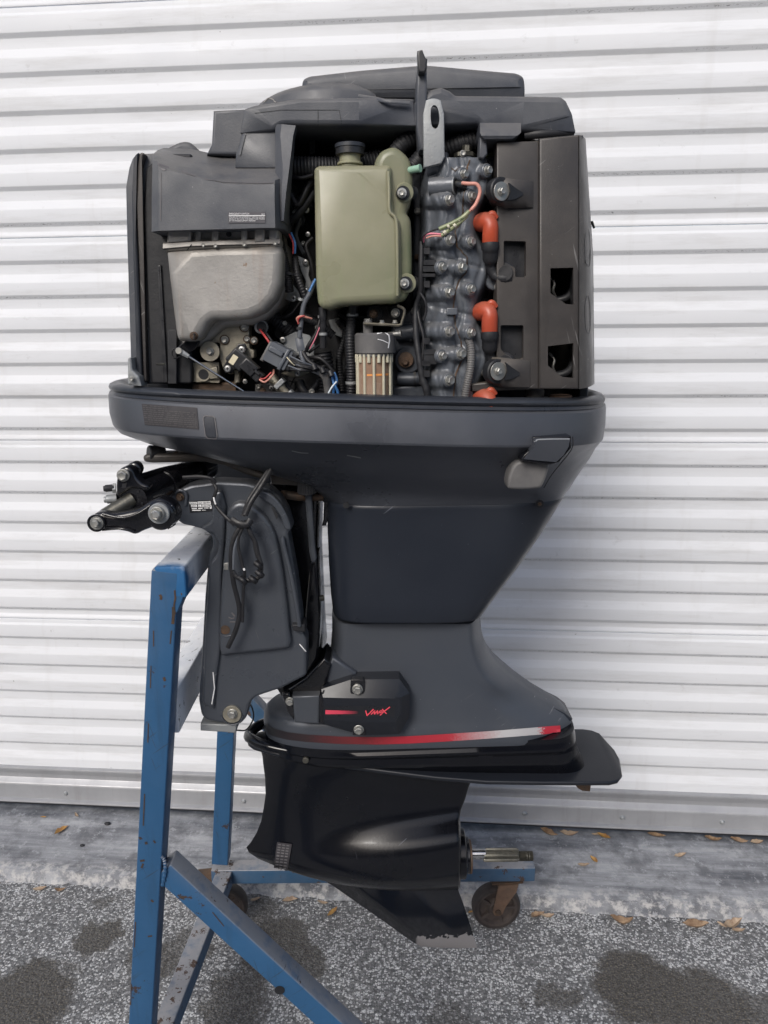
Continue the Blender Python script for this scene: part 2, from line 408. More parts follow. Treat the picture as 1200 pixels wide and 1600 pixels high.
def aim(o, loc, axis=(0, -1, 0), s=1.0, spin=0):
    q = Vector((0, -1, 0)).rotation_difference(Vector(axis).normalized())
    o.matrix_basis = Matrix.Translation(loc) @ q.to_matrix().to_4x4() @ Matrix.Rotation(spin, 4, 'Y') @ Matrix.Scale(s, 4)
    return o
def place(name, me, mtl, parent, loc, axis=(0, -1, 0), s=1.0, spin=0, smooth=35, **kw):
    o = bpy.data.objects.new(name, me)
    if not me.materials:
        for q in (mtl if isinstance(mtl, (list, tuple)) else [mtl]): me.materials.append(M[q])
    if not me.get('sm'):
        me.polygons.foreach_set('use_smooth', [True]*len(me.polygons)); me.set_sharp_from_angle(angle=R(smooth)); me['sm'] = 1
    aim(o, loc, axis, s, spin); link(o, parent); tag(o, **kw); return o
def disc(name, px, py, Y, rpx, hpx, mtl, parent, axis=(0, -1, 0), r1=None, bevel=.12, bore=0, n=28, **kw):
    s = mpp(px, py, Y); me = cyl_me(rpx*s, (r1 or rpx)*s, hpx*s, n, bevel*min(rpx, hpx)*s, bore*s)
    return place(name, me, mtl, parent, P(px, py, Y), axis, smooth=30, **kw)
def hexbolt():
    bm = bmesh.new()
    def ringv(r_, y, n): return [bm.verts.new((r_*cos(2*pi*k/n), y, r_*sin(2*pi*k/n))) for k in range(n)]
    def join(A, B, mi):
        for k in range(len(A)):
            f = bm.faces.new((A[k], A[(k+1) % len(A)], B[(k+1) % len(B)], B[k])); f.material_index = mi
    a, b, c = ringv(1.0, .25, 24), ringv(1.0, -.12, 24), ringv(.92, -.18, 24); join(a, b, 0); join(b, c, 0); bm.faces.new(c)
    d, e, f_, g = ringv(.78, -.17, 6), ringv(.78, -.72, 6), ringv(.62, -.84, 6), ringv(.40, -.78, 6)
    join(d, e, 0); join(e, f_, 0); join(f_, g, 0); bm.faces.new(g)
    return from_bm(bm)
def crossbolt():
    bm = bmesh.new(); n = 20
    def ringv(r_, y): return [bm.verts.new((r_*cos(2*pi*k/n), y, r_*sin(2*pi*k/n))) for k in range(n)]
    rr = [ringv(1, .2), ringv(1, -.2), ringv(.8, -.45), ringv(.5, -.52)]
    for A, B in zip(rr, rr[1:]):
        for k in range(n): bm.faces.new((A[k], A[(k+1) % n], B[(k+1) % n], B[k]))
    bm.faces.new(rr[-1])
    for q in (0, 1):
        v = [bm.verts.new((x, -.535, z)) for x, z in ((-.42, -.11), (.42, -.11), (.42, .11), (-.42, .11))]
        if q: 
            for k in v: k.co.x, k.co.z = k.co.z, k.co.x
            for k in v: k.co.y -= .004
        f = bm.faces.new(v); f.material_index = 1
    return from_bm(bm)
HEX, CROSS = hexbolt(), crossbolt()
for q in ('zinc',): HEX.materials.append(M[q])
for q in ('bright_zinc', 'interior_black'): CROSS.materials.append(M[q])
HEXD = HEX.copy(); HEXD.materials.clear(); HEXD.materials.append(M['rusty_steel'])
def bolt(px, py, Y, rpx, parent, axis=(0, -1, 0), kind='hex', name='bolt', on=None, **kw):
    loc, nn = (hit(px, py, on, 0) if on else (P(px, py, Y), None)); s = mpp(px, py, loc.y)*rpx
    me = {'hex': HEX, 'cross': CROSS, 'dark': HEXD}[kind]
    return place(name, me, None, parent, loc, axis if not (on and axis is None) else nn, s, random.uniform(0, 1), **kw)
# prints: flat shapes laid on a surface
def ribbon(name, pts, wpx, mtl, parent, on, off=.0007, step=6, Y=0, fallback=0, wend=None, **kw):
    """pts picture polyline, laid as a strip on the surfaces in 'on'"""
    dense = []
    for a, b in zip(pts, pts[1:]):
        k = max(1, int(math.hypot(b[0]-a[0], b[1]-a[1])/step)); dense += [(a[0]+(b[0]-a[0])*i/k, a[1]+(b[1]-a[1])*i/k) for i in range(k)]
    dense.append(pts[-1]); bm = bmesh.new(); prev = None; n = len(dense)
    for i, p in enumerate(dense):
        a, b = dense[max(0, i-1)], dense[min(n-1, i+1)]; tx, ty = b[0]-a[0], b[1]-a[1]; q = math.hypot(tx, ty) or 1
        t = i/(n-1); ww = wpx if wend is None else wpx+(wend-wpx)*t
        nx, ny = -ty/q*ww/2, tx/q*ww/2
        cur = [bm.verts.new(hit(p[0]+nx*s_, p[1]+ny*s_, on, off, fallback)[0]) for s_ in (-1, 0, 1)]
        if prev:
            for k in (0, 1): bm.faces.new((prev[k], prev[k+1], cur[k+1], cur[k]))
        prev = cur
    me = from_bm(bm); return obj(name, me, mtl, parent, **kw)
def quads(name, quadlist, mtl, parent, on, off=.0007, div=1, **kw):
    """several picture quads (4 corners each) laid on a surface as one print"""
    bm = bmesh.new()
    for q in quadlist:
        g = []
        for j in range(div+1):
            row = []
            for i in range(div+1):
                u, v = i/div, j/div
                x = (q[0][0]*(1-u)+q[1][0]*u)*(1-v)+(q[3][0]*(1-u)+q[2][0]*u)*v; y = (q[0][1]*(1-u)+q[1][1]*u)*(1-v)+(q[3][1]*(1-u)+q[2][1]*u)*v
                row.append(bm.verts.new(hit(x, y, on, off)[0]))
            g.append(row)
        for a, b in zip(g, g[1:]):
            for i in range(div): bm.faces.new((a[i], a[i+1], b[i+1], b[i]))
    return obj(name, from_bm(bm), mtl, parent, **kw)
def lettering(name, text, box, mtl, parent, on, off=.0012, **kw):
    """text fitted into the picture quad 'box' (TL,TR,BR,BL) and laid on the surface"""
    cu = bpy.data.curves.new('t', 'FONT'); cu.body = text; to = bpy.data.objects.new('t', cu); COL.objects.link(to)
    bpy.context.view_layer.update(); me = bpy.data.meshes.new_from_object(to.evaluated_get(bpy.context.evaluated_depsgraph_get()))
    bpy.data.objects.remove(to); xs = [v.co.x for v in me.vertices]; ys = [v.co.y for v in me.vertices]
    x0, x1, y0, y1 = min(xs), max(xs), min(ys), max(ys)
    for v in me.vertices:
        u, t = (v.co.x-x0)/(x1-x0), 1-(v.co.y-y0)/(y1-y0)
        x = (box[0][0]*(1-u)+box[1][0]*u)*(1-t)+(box[3][0]*(1-u)+box[2][0]*u)*t; y = (box[0][1]*(1-u)+box[1][1]*u)*(1-t)+(box[3][1]*(1-u)+box[2][1]*u)*t
        v.co = hit(x, y, on, off)[0]
    return obj(name, me, mtl, parent, smooth=0, **kw)
def beam(name, a, b, wx, wy, mtl, parent, bevel=.003, up=None, **kw):
    """square tube from a to b; wx across, wy along 'up'"""
    a, b = Vector(a), Vector(b); t = (b-a).normalized(); u = Vector(up or (0, 1, 0)); u = (u-t*u.dot(t)).normalized(); s = t.cross(u)
    bm = bmesh.new(); V = []
    for p in (a, b): V.append([bm.verts.new(p+s*wx/2*i+u*wy/2*j) for i, j in ((-1, -1), (1, -1), (1, 1), (-1, 1))])
    for k in range(4): bm.faces.new((V[0][k], V[0][(k+1) % 4], V[1][(k+1) % 4], V[1][k]))
    bm.faces.new(V[0]); bm.faces.new(V[1])
    bmesh.ops.bevel(bm, geom=list(bm.edges), offset=bevel, segments=3, profile=.6, affect='EDGES')
    return obj(name, from_bm(bm), mtl, parent, smooth=30, **kw)
# ================================================================ SETTING
WU = Vector((cos(YAW), -sin(YAW), 0)); WN = Vector((-sin(YAW), -cos(YAW), 0)); WO = Vector((0, .68, 0))
def Wp(X, z, out=0): return WO + WU*X + WN*out + Vector((0, 0, z))
def Wray(px, py, out=0):
    d = ray(px, py); k = ((WO+WN*out)-CAMLOC).dot(WN)/d.dot(WN); q = CAMLOC+d*k-WO; return q.dot(WU), q.z
# ---- asphalt with pale crushed aggregate
def ground_mat():
    m = bpy.data.materials.new('asphalt'); m.use_nodes = True; n, l, b = nodes_of(m); MATS['asphalt'] = m
    tc = n.new('ShaderNodeTexCoord'); co = tc.outputs['Object']
    def N(ty, **k):
        x = n.new(ty)
        for a, v in k.items():
            if a.startswith('i_'): x.inputs[a[2:]].default_value = v
            else: setattr(x, a, v)
        return x
    def math_(op, a, c=None, d=None):
        x = N('ShaderNodeMath', operation=op)
        for i, v in enumerate((a, c, d)):
            if v is None: continue
            if isinstance(v, (int, float)): x.inputs[i].default_value = v
            else: l.new(v, x.inputs[i])
        return x.outputs[0]
    def rng(v, a, c, e=0., f=1.):
        x = N('ShaderNodeMapRange'); l.new(v, x.inputs[0])
        for i, q in enumerate((a, c, e, f)): x.inputs[i+1].default_value = q
        return x.outputs[0]
    def noise(s, d=5, r=.6, vec=None, o='Fac'):
        x = N('ShaderNodeTexNoise'); x.inputs['Scale'].default_value = s; x.inputs['Detail'].default_value = d; x.inputs['Roughness'].default_value = r
        l.new(vec or co, x.inputs[0]); return x.outputs[o]
    def mix(f, a, c):
        x = N('ShaderNodeMix', data_type='RGBA'); l.new(f, x.inputs[0])
        for i, v in ((6, a), (7, c)):
            if isinstance(v, tuple): x.inputs[i].default_value = (*v, 1)
            else: l.new(v, x.inputs[i])
        return x.outputs[2]
    base = mix(rng(noise(90, 8, .75), .35, .65), (.055, .057, .062), (.22, .222, .227))
    # crushed stone flecks in two sizes
    dist = N('ShaderNodeVectorMath', operation='MULTIPLY_ADD'); l.new(noise(300, 2, .5, o='Color'), dist.inputs[0]); dist.inputs[1].default_value = (.006,)*3; l.new(co, dist.inputs[2])
    def flecks(scale, thr):
        v = N('ShaderNodeTexVoronoi'); v.inputs['Scale'].default_value = scale; l.new(dist.outputs[0], v.inputs['Vector'])
        s = N('ShaderNodeSeparateColor'); l.new(v.outputs['Color'], s.inputs[0])
        d = rng(v.outputs['Distance'], .55, .40); return s, v, d, thr
    dens = rng(noise(4.5, 8, .7), .40, .60)
    s1, v1, d1, _ = flecks(195, 0); k1 = math_('MULTIPLY', rng(math_('SUBTRACT', s1.outputs[0], math_('MULTIPLY', dens, .50)), .36, .30), d1)
    s2, v2, d2, _ = flecks(118, 0); k2 = math_('MULTIPLY', rng(math_('SUBTRACT', s2.outputs[1], math_('MULTIPLY', dens, .26)), .17, .12), d2)
    fle = math_('MAXIMUM', k1, k2)
    # oil stains
    wob = N('ShaderNodeVectorMath', operation='MULTIPLY_ADD'); l.new(noise(11, 9, .72, o='Color'), wob.inputs[0]); wob.inputs[1].default_value = (.16,)*3; l.new(co, wob.inputs[2])
    st = None
    for (px, py, r_, k) in ((155, 1462, .045, .85), (35, 1565, .085, .9), (235, 1505, .05, .7), (430, 1480, .075, .8), (470, 1500, .05, .75), (395, 1425, .05, .6), (1000, 1540, .085, .95), (1110, 1575, .08, .9),
                            (868, 1556, .036, .7), (115, 1510, .02, .5), (370, 1560, .06, .7), (170, 1405, .014, .5), (700, 1590, .03, .4), (300, 1475, .05, .6), (1180, 1600, .08, .7), (820, 1570, .012, .5)):
        g = PZ(px, py, 0)
        c = N('ShaderNodeVectorMath', operation='DISTANCE'); l.new(wob.outputs[0], c.inputs[0]); c.inputs[1].default_value = (g.x+.08, g.y+.08, .08)
        v = math_('MULTIPLY', rng(c.outputs['Value'], r_*1.36, r_*1.08), k); st = v if st is None else math_('MAXIMUM', st, v)
    fl2 = math_('MULTIPLY', fle, math_('SUBTRACT', 1, math_('MULTIPLY', st, .88)))
    c = mix(math_('MULTIPLY', fl2, rng(noise(420, 3), .3, .6, .6, 1)), base, mix(s1.outputs[2], (.22, .225, .235), (.76, .77, .78)))
    c = mix(math_('MULTIPLY', st, .72), c, mix(rng(noise(260, 4), .5, .68), (.020, .017, .014), (.20, .165, .11)))
    l.new(c, b.inputs['Base Color']); l.new(rng(noise(40), .3, .7, .55, .85), b.inputs['Roughness']); b.inputs['Specular IOR Level'].default_value = .35
    h = math_('ADD', math_('MULTIPLY', rng(v1.outputs['Distance'], .7, .1), .6), math_('MULTIPLY', rng(v2.outputs['Distance'], .7, .1), .6))
    bp = N('ShaderNodeBump'); bp.inputs['Strength'].default_value = .8; bp.inputs['Distance'].default_value = .0035; l.new(h, bp.inputs['Height']); l.new(bp.outputs[0], b.inputs['Normal'])
    # concrete apron
    m = bpy.data.materials.new('apron'); m.use_nodes = True; n2, l2, b2 = nodes_of(m); MATS['apron'] = m
    n, l = n2, l2; tc = n.new('ShaderNodeTexCoord'); co = tc.outputs['Object']
    uv = N('ShaderNodeAttribute', attribute_name='strip'); sp = N('ShaderNodeSeparateXYZ'); l.new(uv.outputs['Vector'], sp.inputs[0])
    mp = N('ShaderNodeMapping'); mp.inputs['Scale'].default_value = (1.5, 14, 1); l.new(uv.outputs['Vector'], mp.inputs[0])
    base = mix(rng(noise(1.6, 7, .65, mp.outputs[0]), .34, .66), (.125, .132, .150), (.40, .41, .43))
    base = mix(math_('MULTIPLY', rng(noise(14, 6, .7), .45, .62), .55), base, (.05, .052, .06))
    base = mix(math_('MULTIPLY', rng(noise(38, 8, .75), .56, .60), .65), base, (.38, .39, .41))
    edge = rng(math_('ADD', sp.outputs[1], math_('MULTIPLY', noise(16, 5, .6), .06)), .250, .275)
    lime = math_('MULTIPLY', edge, rng(noise(45, 7, .7), .47, .60)); base = mix(math_('MULTIPLY', lime, .85), base, (.50, .49, .48))
    sill_band = rng(math_('ADD', sp.outputs[1], math_('MULTIPLY', noise(20, 4), .05)), .060, .030); base = mix(math_('MULTIPLY', sill_band, .8), base, (.025, .026, .03))  # darker band along the foot of the door
    l.new(base, b2.inputs['Base Color']); b2.inputs['Roughness'].default_value = .72
    bp = N('ShaderNodeBump'); bp.inputs['Strength'].default_value = .5; bp.inputs['Distance'].default_value = .004; l.new(noise(120, 8, .75), bp.inputs['Height']); l.new(bp.outputs[0], b2.inputs['Normal'])
ground_mat()
bm = bmesh.new(); S = 60
bmesh.ops.create_grid(bm, x_segments=8, y_segments=8, size=S)
tag(obj('asphalt_ground', from_bm(bm), 'asphalt', smooth=0), kind='structure')
AW = .262
from mathutils import noise as mn
def apron_h(d, X=0):
    t = max(0, min(1, d/AW)); return .042 - .016*t + .003*sin(t*9)*t + .0015*mn.noise(Vector((X*9, d*20, 0)))
bm = bmesh.new(); rows = []; lay = bm.verts.layers.float_vector.new('strip')
NX, ND = 420, 16
for i in range(NX+1):
    X = -2.6+5.2*i/NX; row = []; jit = .008*mn.noise(Vector((X*14, 3, 0)))+.006*mn.noise(Vector((X*50, 9, 0)))
    for j in range(ND+1):
        d = -.06+(AW+.06+jit)*j/ND; v = bm.verts.new(Wp(X, apron_h(d, X) if d > 0 else .042, d)); v[lay] = (X, d, 0); row.append(v)
    d = AW+jit+.006+.004*mn.noise(Vector((X*80, 1, 0))); v = bm.verts.new(Wp(X, .010, d)); v[lay] = (X, d, 0); row.append(v)
    d += .012; v = bm.verts.new(Wp(X, -.004, d)); v[lay] = (X, d, 0); row.append(v)
    rows.append(row)
for a, b_ in zip(rows, rows[1:]):
    for j in range(len(a)-1): bm.faces.new((a[j], a[j+1], b_[j+1], b_[j]))
tag(obj('concrete_apron', from_bm(bm), 'apron', smooth=60), kind='structure')

# ---- roll-up door
def door_mat():
    m = mat('door_paint', (.700, .715, .742), .5, 0, (.74, .752, .775), 3, .8, 0, 80, spec=.25)
    n, l, b = nodes_of(m); tc = n.new('ShaderNodeTexCoord')
    src = b.inputs['Base Color'].links[0].from_socket
    def noise(s, d, r_, sc=None):
        x = n.new('ShaderNodeTexNoise'); x.inputs['Scale'].default_value = s; x.inputs['Detail'].default_value = d; x.inputs['Roughness'].default_value = r_
        if sc:
            mp = n.new('ShaderNodeMapping'); mp.inputs['Scale'].default_value = sc; l.new(tc.outputs['Object'], mp.inputs[0]); l.new(mp.outputs[0], x.inputs[0])
        else: l.new(tc.outputs['Object'], x.inputs[0])
        return x.outputs['Fac']
    def rng(v, a, c, e=0., f=1.):
        x = n.new('ShaderNodeMapRange'); l.new(v, x.inputs[0])
        for i, q in enumerate((a, c, e, f)): x.inputs[i+1].default_value = q
        return x.outputs[0]
    def ma(op, a, c):
        x = n.new('ShaderNodeMath'); x.operation = op
        for i, v in enumerate((a, c)):
            if isinstance(v, (int, float)): x.inputs[i].default_value = v
            else: l.new(v, x.inputs[i])
        return x.outputs[0]
    def mix(f, a, c):
        x = n.new('ShaderNodeMix'); x.data_type = 'RGBA'; l.new(f, x.inputs[0]); l.new(a, x.inputs[6]); x.inputs[7].default_value = (*c, 1); return x.outputs[2]
    at = n.new('ShaderNodeAttribute'); at.attribute_name = 'ph'    # place along one rib
    ph = at.outputs['Fac']
    near = ma('MULTIPLY', rng(ma('ABSOLUTE', ma('SUBTRACT', ph, .95), 0), .035, .012), 1)
    speck = ma('MULTIPLY', rng(noise(1, 6, .8, (120, 120, 500)), .56, .60), rng(noise(2.3, 3, .5, (1, 1, 6)), .50, .58))
    c = mix(ma('MULTIPLY', ma('MULTIPLY', near, speck), .85), src, (.06, .06, .065))
    c = mix(ma('MULTIPLY', rng(noise(70, 3, .5), .775, .79), .6), c, (.15, .14, .13))
    c = mix(ma('MULTIPLY', rng(noise(1, 6, .7, (3, 3, 26)), .50, .72), .32), c, (.40, .39, .37))
    c = mix(ma('MULTIPLY', rng(noise(1, 7, .75, (26, 26, 30)), .62, .72), .22), c, (.30, .29, .28))
    c = mix(ma('MULTIPLY', rng(noise(1, 4, .6, (20, 20, 2)), .60, .72), .10), c, (.40, .37, .33))
    l.new(c, b.inputs['Base Color'])
door_mat()
mat('bottom_bar_metal', (.34, .345, .36), .42, .35, (.42, .425, .44), 9, .8, .05, 200, streak=((.24, .235, .23), .3), chips=((.5, .5, .52), .74, 40))
mat('guide_metal', (.4, .41, .42), .45, .5)
door = empty('roll_up_door', Wp(0, .04), label='white corrugated roll-up shutter door with scuffed ribs filling the background', cat='door')
PP = .08333; DD = .0078
def rib_points(z_seam, z_next):
    """(out,z,phase) from the seam down to the next seam, 6 ribs"""
    pts = [(0, z_seam-.0015, .5), (0.0, z_seam-.010, .5)]
    z0 = z_seam-.7*PP; out = [(DD, z_seam-.018, .9)] if 0 else []
    cor = [(0, z_seam-.001)]; zz = z_seam
    # flat sits out at the seam, then first underside at z0
    key = [(DD*.55, z_seam-.0010), (DD*.55, z_seam-.012), (DD, z_seam-.018)]
    k = 0
    while True:
        zd = z0-k*PP
        if zd < z_next+.01: break
        key += [(DD, zd+.0050), (0, zd-.0045)]
        zt = zd-.33*PP
        if k == 5: key += [(0, zd-.2*PP), (DD*.25, zd-.24*PP), (DD*.55, zd-.30*PP)]; break
        key += [(0, zt), (DD, zt-.25*PP)]; k += 1
    key.append((DD*.55, z_next+.0012)); key.append((DD*.2, z_next+.0002))
    return [(DD*.1, z_seam-.0002)]+key
def soften(poly, r_=.0014):
    out = [poly[0]]
    for a, p, b_ in zip(poly, poly[1:], poly[2:]):
        a, p, b_ = map(Vector, (a, p, b_)); d1, d2 = a-p, b_-p; k = min(r_, d1.length*.45, d2.length*.45)
        p0, p1 = p+d1.normalized()*k, p+d2.normalized()*k
        out += [tuple(p0), tuple((p0+2*p+p1)/4), tuple(p1)]
    return out+[poly[-1]]
def sheet(name, key, X0=-1.95, X1=1.95, nx=90, mtl='door_paint', parent=door, wav=.0019, ph0=None, **kw):
    prof = soften(key); bm = bmesh.new(); lay = bm.verts.layers.float.new('ph'); rows = []
    for i in range(nx+1):
        X = X0+(X1-X0)*i/nx
        row = []
        for o_, z in prof:
            dz = wav*1.0*mn.noise(Vector((X*1.3, z*.8, 5)))*2; do = wav*mn.noise(Vector((X*2.5, z*3, 1)))*1.5
            v = bm.verts.new(Wp(X, z+dz*.6, o_+do)); v[lay] = ((ph0-z)/PP) % 1 if ph0 else .5; row.append(v)
        rows.append(row)
    for a, b_ in zip(rows, rows[1:]):
        for j in range(len(a)-1): bm.faces.new((a[j], a[j+1], b_[j+1], b_[j]))
    return obj(name, from_bm(bm), mtl, parent, smooth=28, **kw)
seams = [2.159+.5057, 2.159, 1.6533, 1.1476, .6419]
for a, b_ in zip(seams, seams[1:]): sheet('curtain_sheet', rib_points(a, b_), ph0=a-.7*PP+.95*PP)
low = rib_points(.6419, .6419-.5057)
cut = [p for p in low if p[1] > .180]+[(DD, .179), (DD, .150)]
sheet('curtain_sheet', cut, ph0=.6419-.7*PP+.95*PP)
zr = Wray(820, 1271, .029)[1]
sheet('bottom_bar', [(o_, z+zr-.081) for o_, z in [(.001, .158), (.010, .156), (.018, .1535), (.019, .148), (.013, .132), (.0135, .120), (.027, .109), (.029, .104), (.029, .060), (.040, .058), (.041, .053), (.030, .051), (.002, .051)]], mtl='bottom_bar_metal', wav=.0006)
rv = cyl_me(.0078, .0050, .006, 16, .0014)
for k in range(-8, 9):
    X = Wray(820, 1271, .029)[0]+.2685*k
    if abs(X) < 1.9: place('rivet', rv, 'galvanised', door, Wp(X, zr, .0285), WN)
# rubber sill gasket under the bar
sheet('bottom_seal', [(o_, z+zr-.081) for o_, z in [(.004, .0515), (.034, .0510), (.035, .046), (.030, .041), (.004, .041)]], mtl='rubber', wav=.0008)
for s_ in (-1, 1):
    bm = bmesh.new()
    for z in (0.03, 2.75):
        pass
    V = []
    for z in (.03, 2.8): V.append([bm.verts.new(Wp(s_*X, z, o_)) for X, o_ in ((1.93, -.02), (1.93, .05), (2.02, .05), (2.02, -.02))])
    for k in range(4): bm.faces.new((V[0][k], V[0][(k+1) % 4], V[1][(k+1) % 4], V[1][k]))
    bm.faces.new(V[0]); bm.faces.new(V[1]); obj('guide_rail', from_bm(bm), 'guide_metal', door)
# building wall round the door, beyond the frame
bm = bmesh.new()
def wbox(X0, X1, z0, z1, o0, o1):
    V = [bm.verts.new(Wp(X, z, o_)) for X in (X0, X1) for z in (z0, z1) for o_ in (o0, o1)]
    for f in ((0, 1, 3, 2), (4, 5, 7, 6), (0, 1, 5, 4), (2, 3, 7, 6), (0, 2, 6, 4), (1, 3, 7, 5)): bm.faces.new([V[i] for i in f])
wbox(-6, -2.02, -.05, 4.2, -.25, .03); wbox(2.02, 6, -.05, 4.2, -.25, .03); wbox(-2.02, 2.02, 2.662, 4.2, -.25, .03)
bmesh.ops.remove_doubles(bm, verts=bm.verts, dist=.0001)
obj('building_wall', from_bm(bm), 'stucco', smooth=0, label='plain stucco wall surrounding the white roll-up door', cat='wall')
# unseen low building added behind the camera to darken reflections and low sky
mat('far_render', (.10, .085, .07), .8, 0, (.15, .13, .11), 1.5, .7, .3, 30); mat('far_roof', (.05, .048, .05), .7)
far = empty('unseen_dark_building', (0, -11, 0), label='unseen low brown building added behind the camera to darken reflections', cat='building')
def wb(name, x0, x1, y0, y1, z0, z1, mt):
    bm = bmesh.new(); V = [bm.verts.new((x, y, z)) for x in (x0, x1) for y in (y0, y1) for z in (z0, z1)]
    for f in ((0, 1, 3, 2), (4, 5, 7, 6), (0, 1, 5, 4), (2, 3, 7, 6), (0, 2, 6, 4), (1, 3, 7, 5)): bm.faces.new([V[i] for i in f])
    obj(name, from_bm(bm), mt, far, smooth=0)
wb('wall', -16, 14, -15, -10, -.05, 3.6, 'far_render'); wb('roof', -16.4, 14.4, -15.4, -9.5, 3.603, 3.85, 'far_roof')
for x in (-11, -6, 3, 8): wb('shutter', x, x+3, -9.995, -9.96, .0, 2.7, 'far_roof')

# ================================================================ STAND
def worn_blue():
    m = MATS['frame_blue_worn']; n, l, b = nodes_of(m); src = b.inputs['Base Color'].links[0].from_socket
    tc = n.new('ShaderNodeTexCoord'); s = n.new('ShaderNodeSeparateXYZ'); l.new(tc.outputs['Object'], s.inputs[0])
    t = n.new('ShaderNodeTexNoise'); t.inputs['Scale'].default_value = 22; t.inputs['Detail'].default_value = 7; l.new(tc.outputs['Object'], t.inputs[0])
    a = n.new('ShaderNodeMath'); a.operation = 'MULTIPLY_ADD'; l.new(t.outputs['Fac'], a.inputs[0]); a.inputs[1].default_value = .12; l.new(s.outputs[1], a.inputs[2])
    r = n.new('ShaderNodeMapRange'); l.new(a.outputs[0], r.inputs[0]); r.inputs[1].default_value = -.152; r.inputs[2].default_value = -.120
    x = n.new('ShaderNodeMix'); x.data_type = 'RGBA'; l.new(r.outputs[0], x.inputs[0]); x.inputs[6].default_value = (.018, .115, .28, 1); l.new(src, x.inputs[7])
    l.new(x.outputs[2], b.inputs['Base Color'])
worn_blue()
YN, YF = -.22, .30; T = .038
nt = P(257, 905, YN)+Vector((0, T/2, 0)); nb = P(219, 1600, YN)+Vector((0, T/2, 0)); dr = (nb-nt)/(nb-nt).z; nb = nb+dr*(.125-nb.z)
stand = empty('engine_stand', (nb.x, 0, 0), label='blue square-tube engine stand on rusty casters with chipped paint, carrying the outboard', cat='engine stand')
ntop = P(264, 886, YN).z
beam('post', nt+(nt-nb).normalized()*.012, nb, T, T, 'frame_blue', stand)
bx = P(265, 886, YN).x
bx = (P(240, 886, YN).x+P(288, 886, YN).x)/2
plate('gusset', [(241, 925), (287, 925), (286, 936), (277, 958), (240, 958)], YN+.0004, .03, 'frame_blue', stand, .002)
beam('top_board', (bx, YN+.0002, ntop-.023), (bx, YF+.03, ntop-.023), .043, .046, 'frame_blue_worn', stand, up=(0, 0, 1), bevel=.004)
lz = P(275, 1135, YN).z; lx = nt.x + dr.x*(lz-nt.z)+.004
beam('lower_board', (lx, YN+T+.001, lz), (lx, YF-.02, lz), .034, .068, 'frame_blue_worn', stand, up=(0, 0, 1), label='lower cross board with scraped white faces')
# far post stands on the far base rail
fb = P(343, 1352, YF); ft = P(352, 1150, YF); d2 = (ft-fb)/(ft-fb).z; ftop = fb+d2*(ntop-.06-fb.z)
beam('post', fb+Vector((0, T/2, 0)), ftop+Vector((0, T/2, 0)), T, T, 'frame_blue', stand)
bz = P(600, 1369, YF).z
fr0 = Vector((P(330, 1369, YF).x, YF+T/2, bz)); fr1 = Vector((P(836, 1369, YF).x, YF+T/2, bz))
beam('base_rail', fr0, fr1, T, T, 'frame_blue_old', stand, up=(0, 0, 1))
beam('base_rail', (nb.x, YN+T/2, bz), (fr1.x, YN+T/2, bz), T, T, 'frame_blue_old', stand, up=(0, 0, 1))
g0 = PZ(262, 1597, bz); g1 = PZ(318, 1455, bz); gd = (g1-g0)/(g1-g0).y
beam('base_rail', g0+gd*(YN+T+.002-g0.y), g0+gd*(YF-.001-g0.y), T*.98, T, 'frame_blue_old', stand, up=(0, 0, 1))
b0 = P(253, 1362, YN+.002)+Vector((0, T/2, 0)); b1 = P(400, 1497, YN+.002)+Vector((0, T/2, 0)); bd = (b1-b0)/(b1-b0).z
beam('brace', b0, b0+bd*(bz+.015-b0.z), T*.95, T*.95, 'frame_blue', stand)
c0 = P(372, 1085, YF+.004)+Vector((0, T/2, 0)); c1 = P(560, 1285, YF+.004)+Vector((0, T/2, 0)); cd = (c1-c0)/(c1-c0).z
beam('brace', c0, c0+cd*(bz+.015-c0.z), T*.95, T*.95, 'frame_blue_old', stand)
# weld fillets at the near brace and lower board
tube('weld', [(252, 1338, YN+.003), (257, 1345, YN+.001), (258, 1362, YN), (254, 1384, YN+.003)], lambda t: 2.6+.8*sin(t*60), 'frame_blue', stand, per=10, nseg=6)
posts = [o for o in COL.objects if o.name.startswith(('post', 'brace', 'gusset'))]
for ch, w_ in (([(250, 929), (252, 933), (251, 937)], 4), ([(273, 922), (274, 934), (272, 946), (273, 960)], 2.6), ([(271, 948), (271, 962), (270, 975)], 4.6), ([(268, 985), (266, 1006)], 2), ([(240, 985), (240, 1010)], 1.6), ([(236, 1040), (235, 1075)], 1.5),
    ([(256, 1058), (258, 1064)], 4), ([(232, 1130), (231, 1160)], 1.6), ([(226, 1240), (224, 1290)], 1.8), ([(219, 1345), (226, 1344)], 3.4), ([(224, 1349), (221, 1356)], 3), ([(228, 1315), (229, 1319)], 4), ([(240, 1313), (243, 1317)], 2.5), ([(212, 1440), (210, 1480)], 1.6), ([(281, 1402), (292, 1401)], 3), ([(236, 1406), (240, 1409)], 3), ([(231, 1463), (238, 1462)], 2.4), ([(205, 1540), (204, 1570)], 2), ([(332, 1425), (350, 1447)], 1.6), ([(243, 887), (262, 890), (285, 892)], 2.2), ([(280, 905), (284, 930)], 1.8)):
    ribbon('paint_chip', ch, w_, 'rusty_steel', stand, posts, .0005, 2)
disc('cap_hole', 437, 1547, YN+.0025, 8, .5, 'interior_black', stand, r1=8)
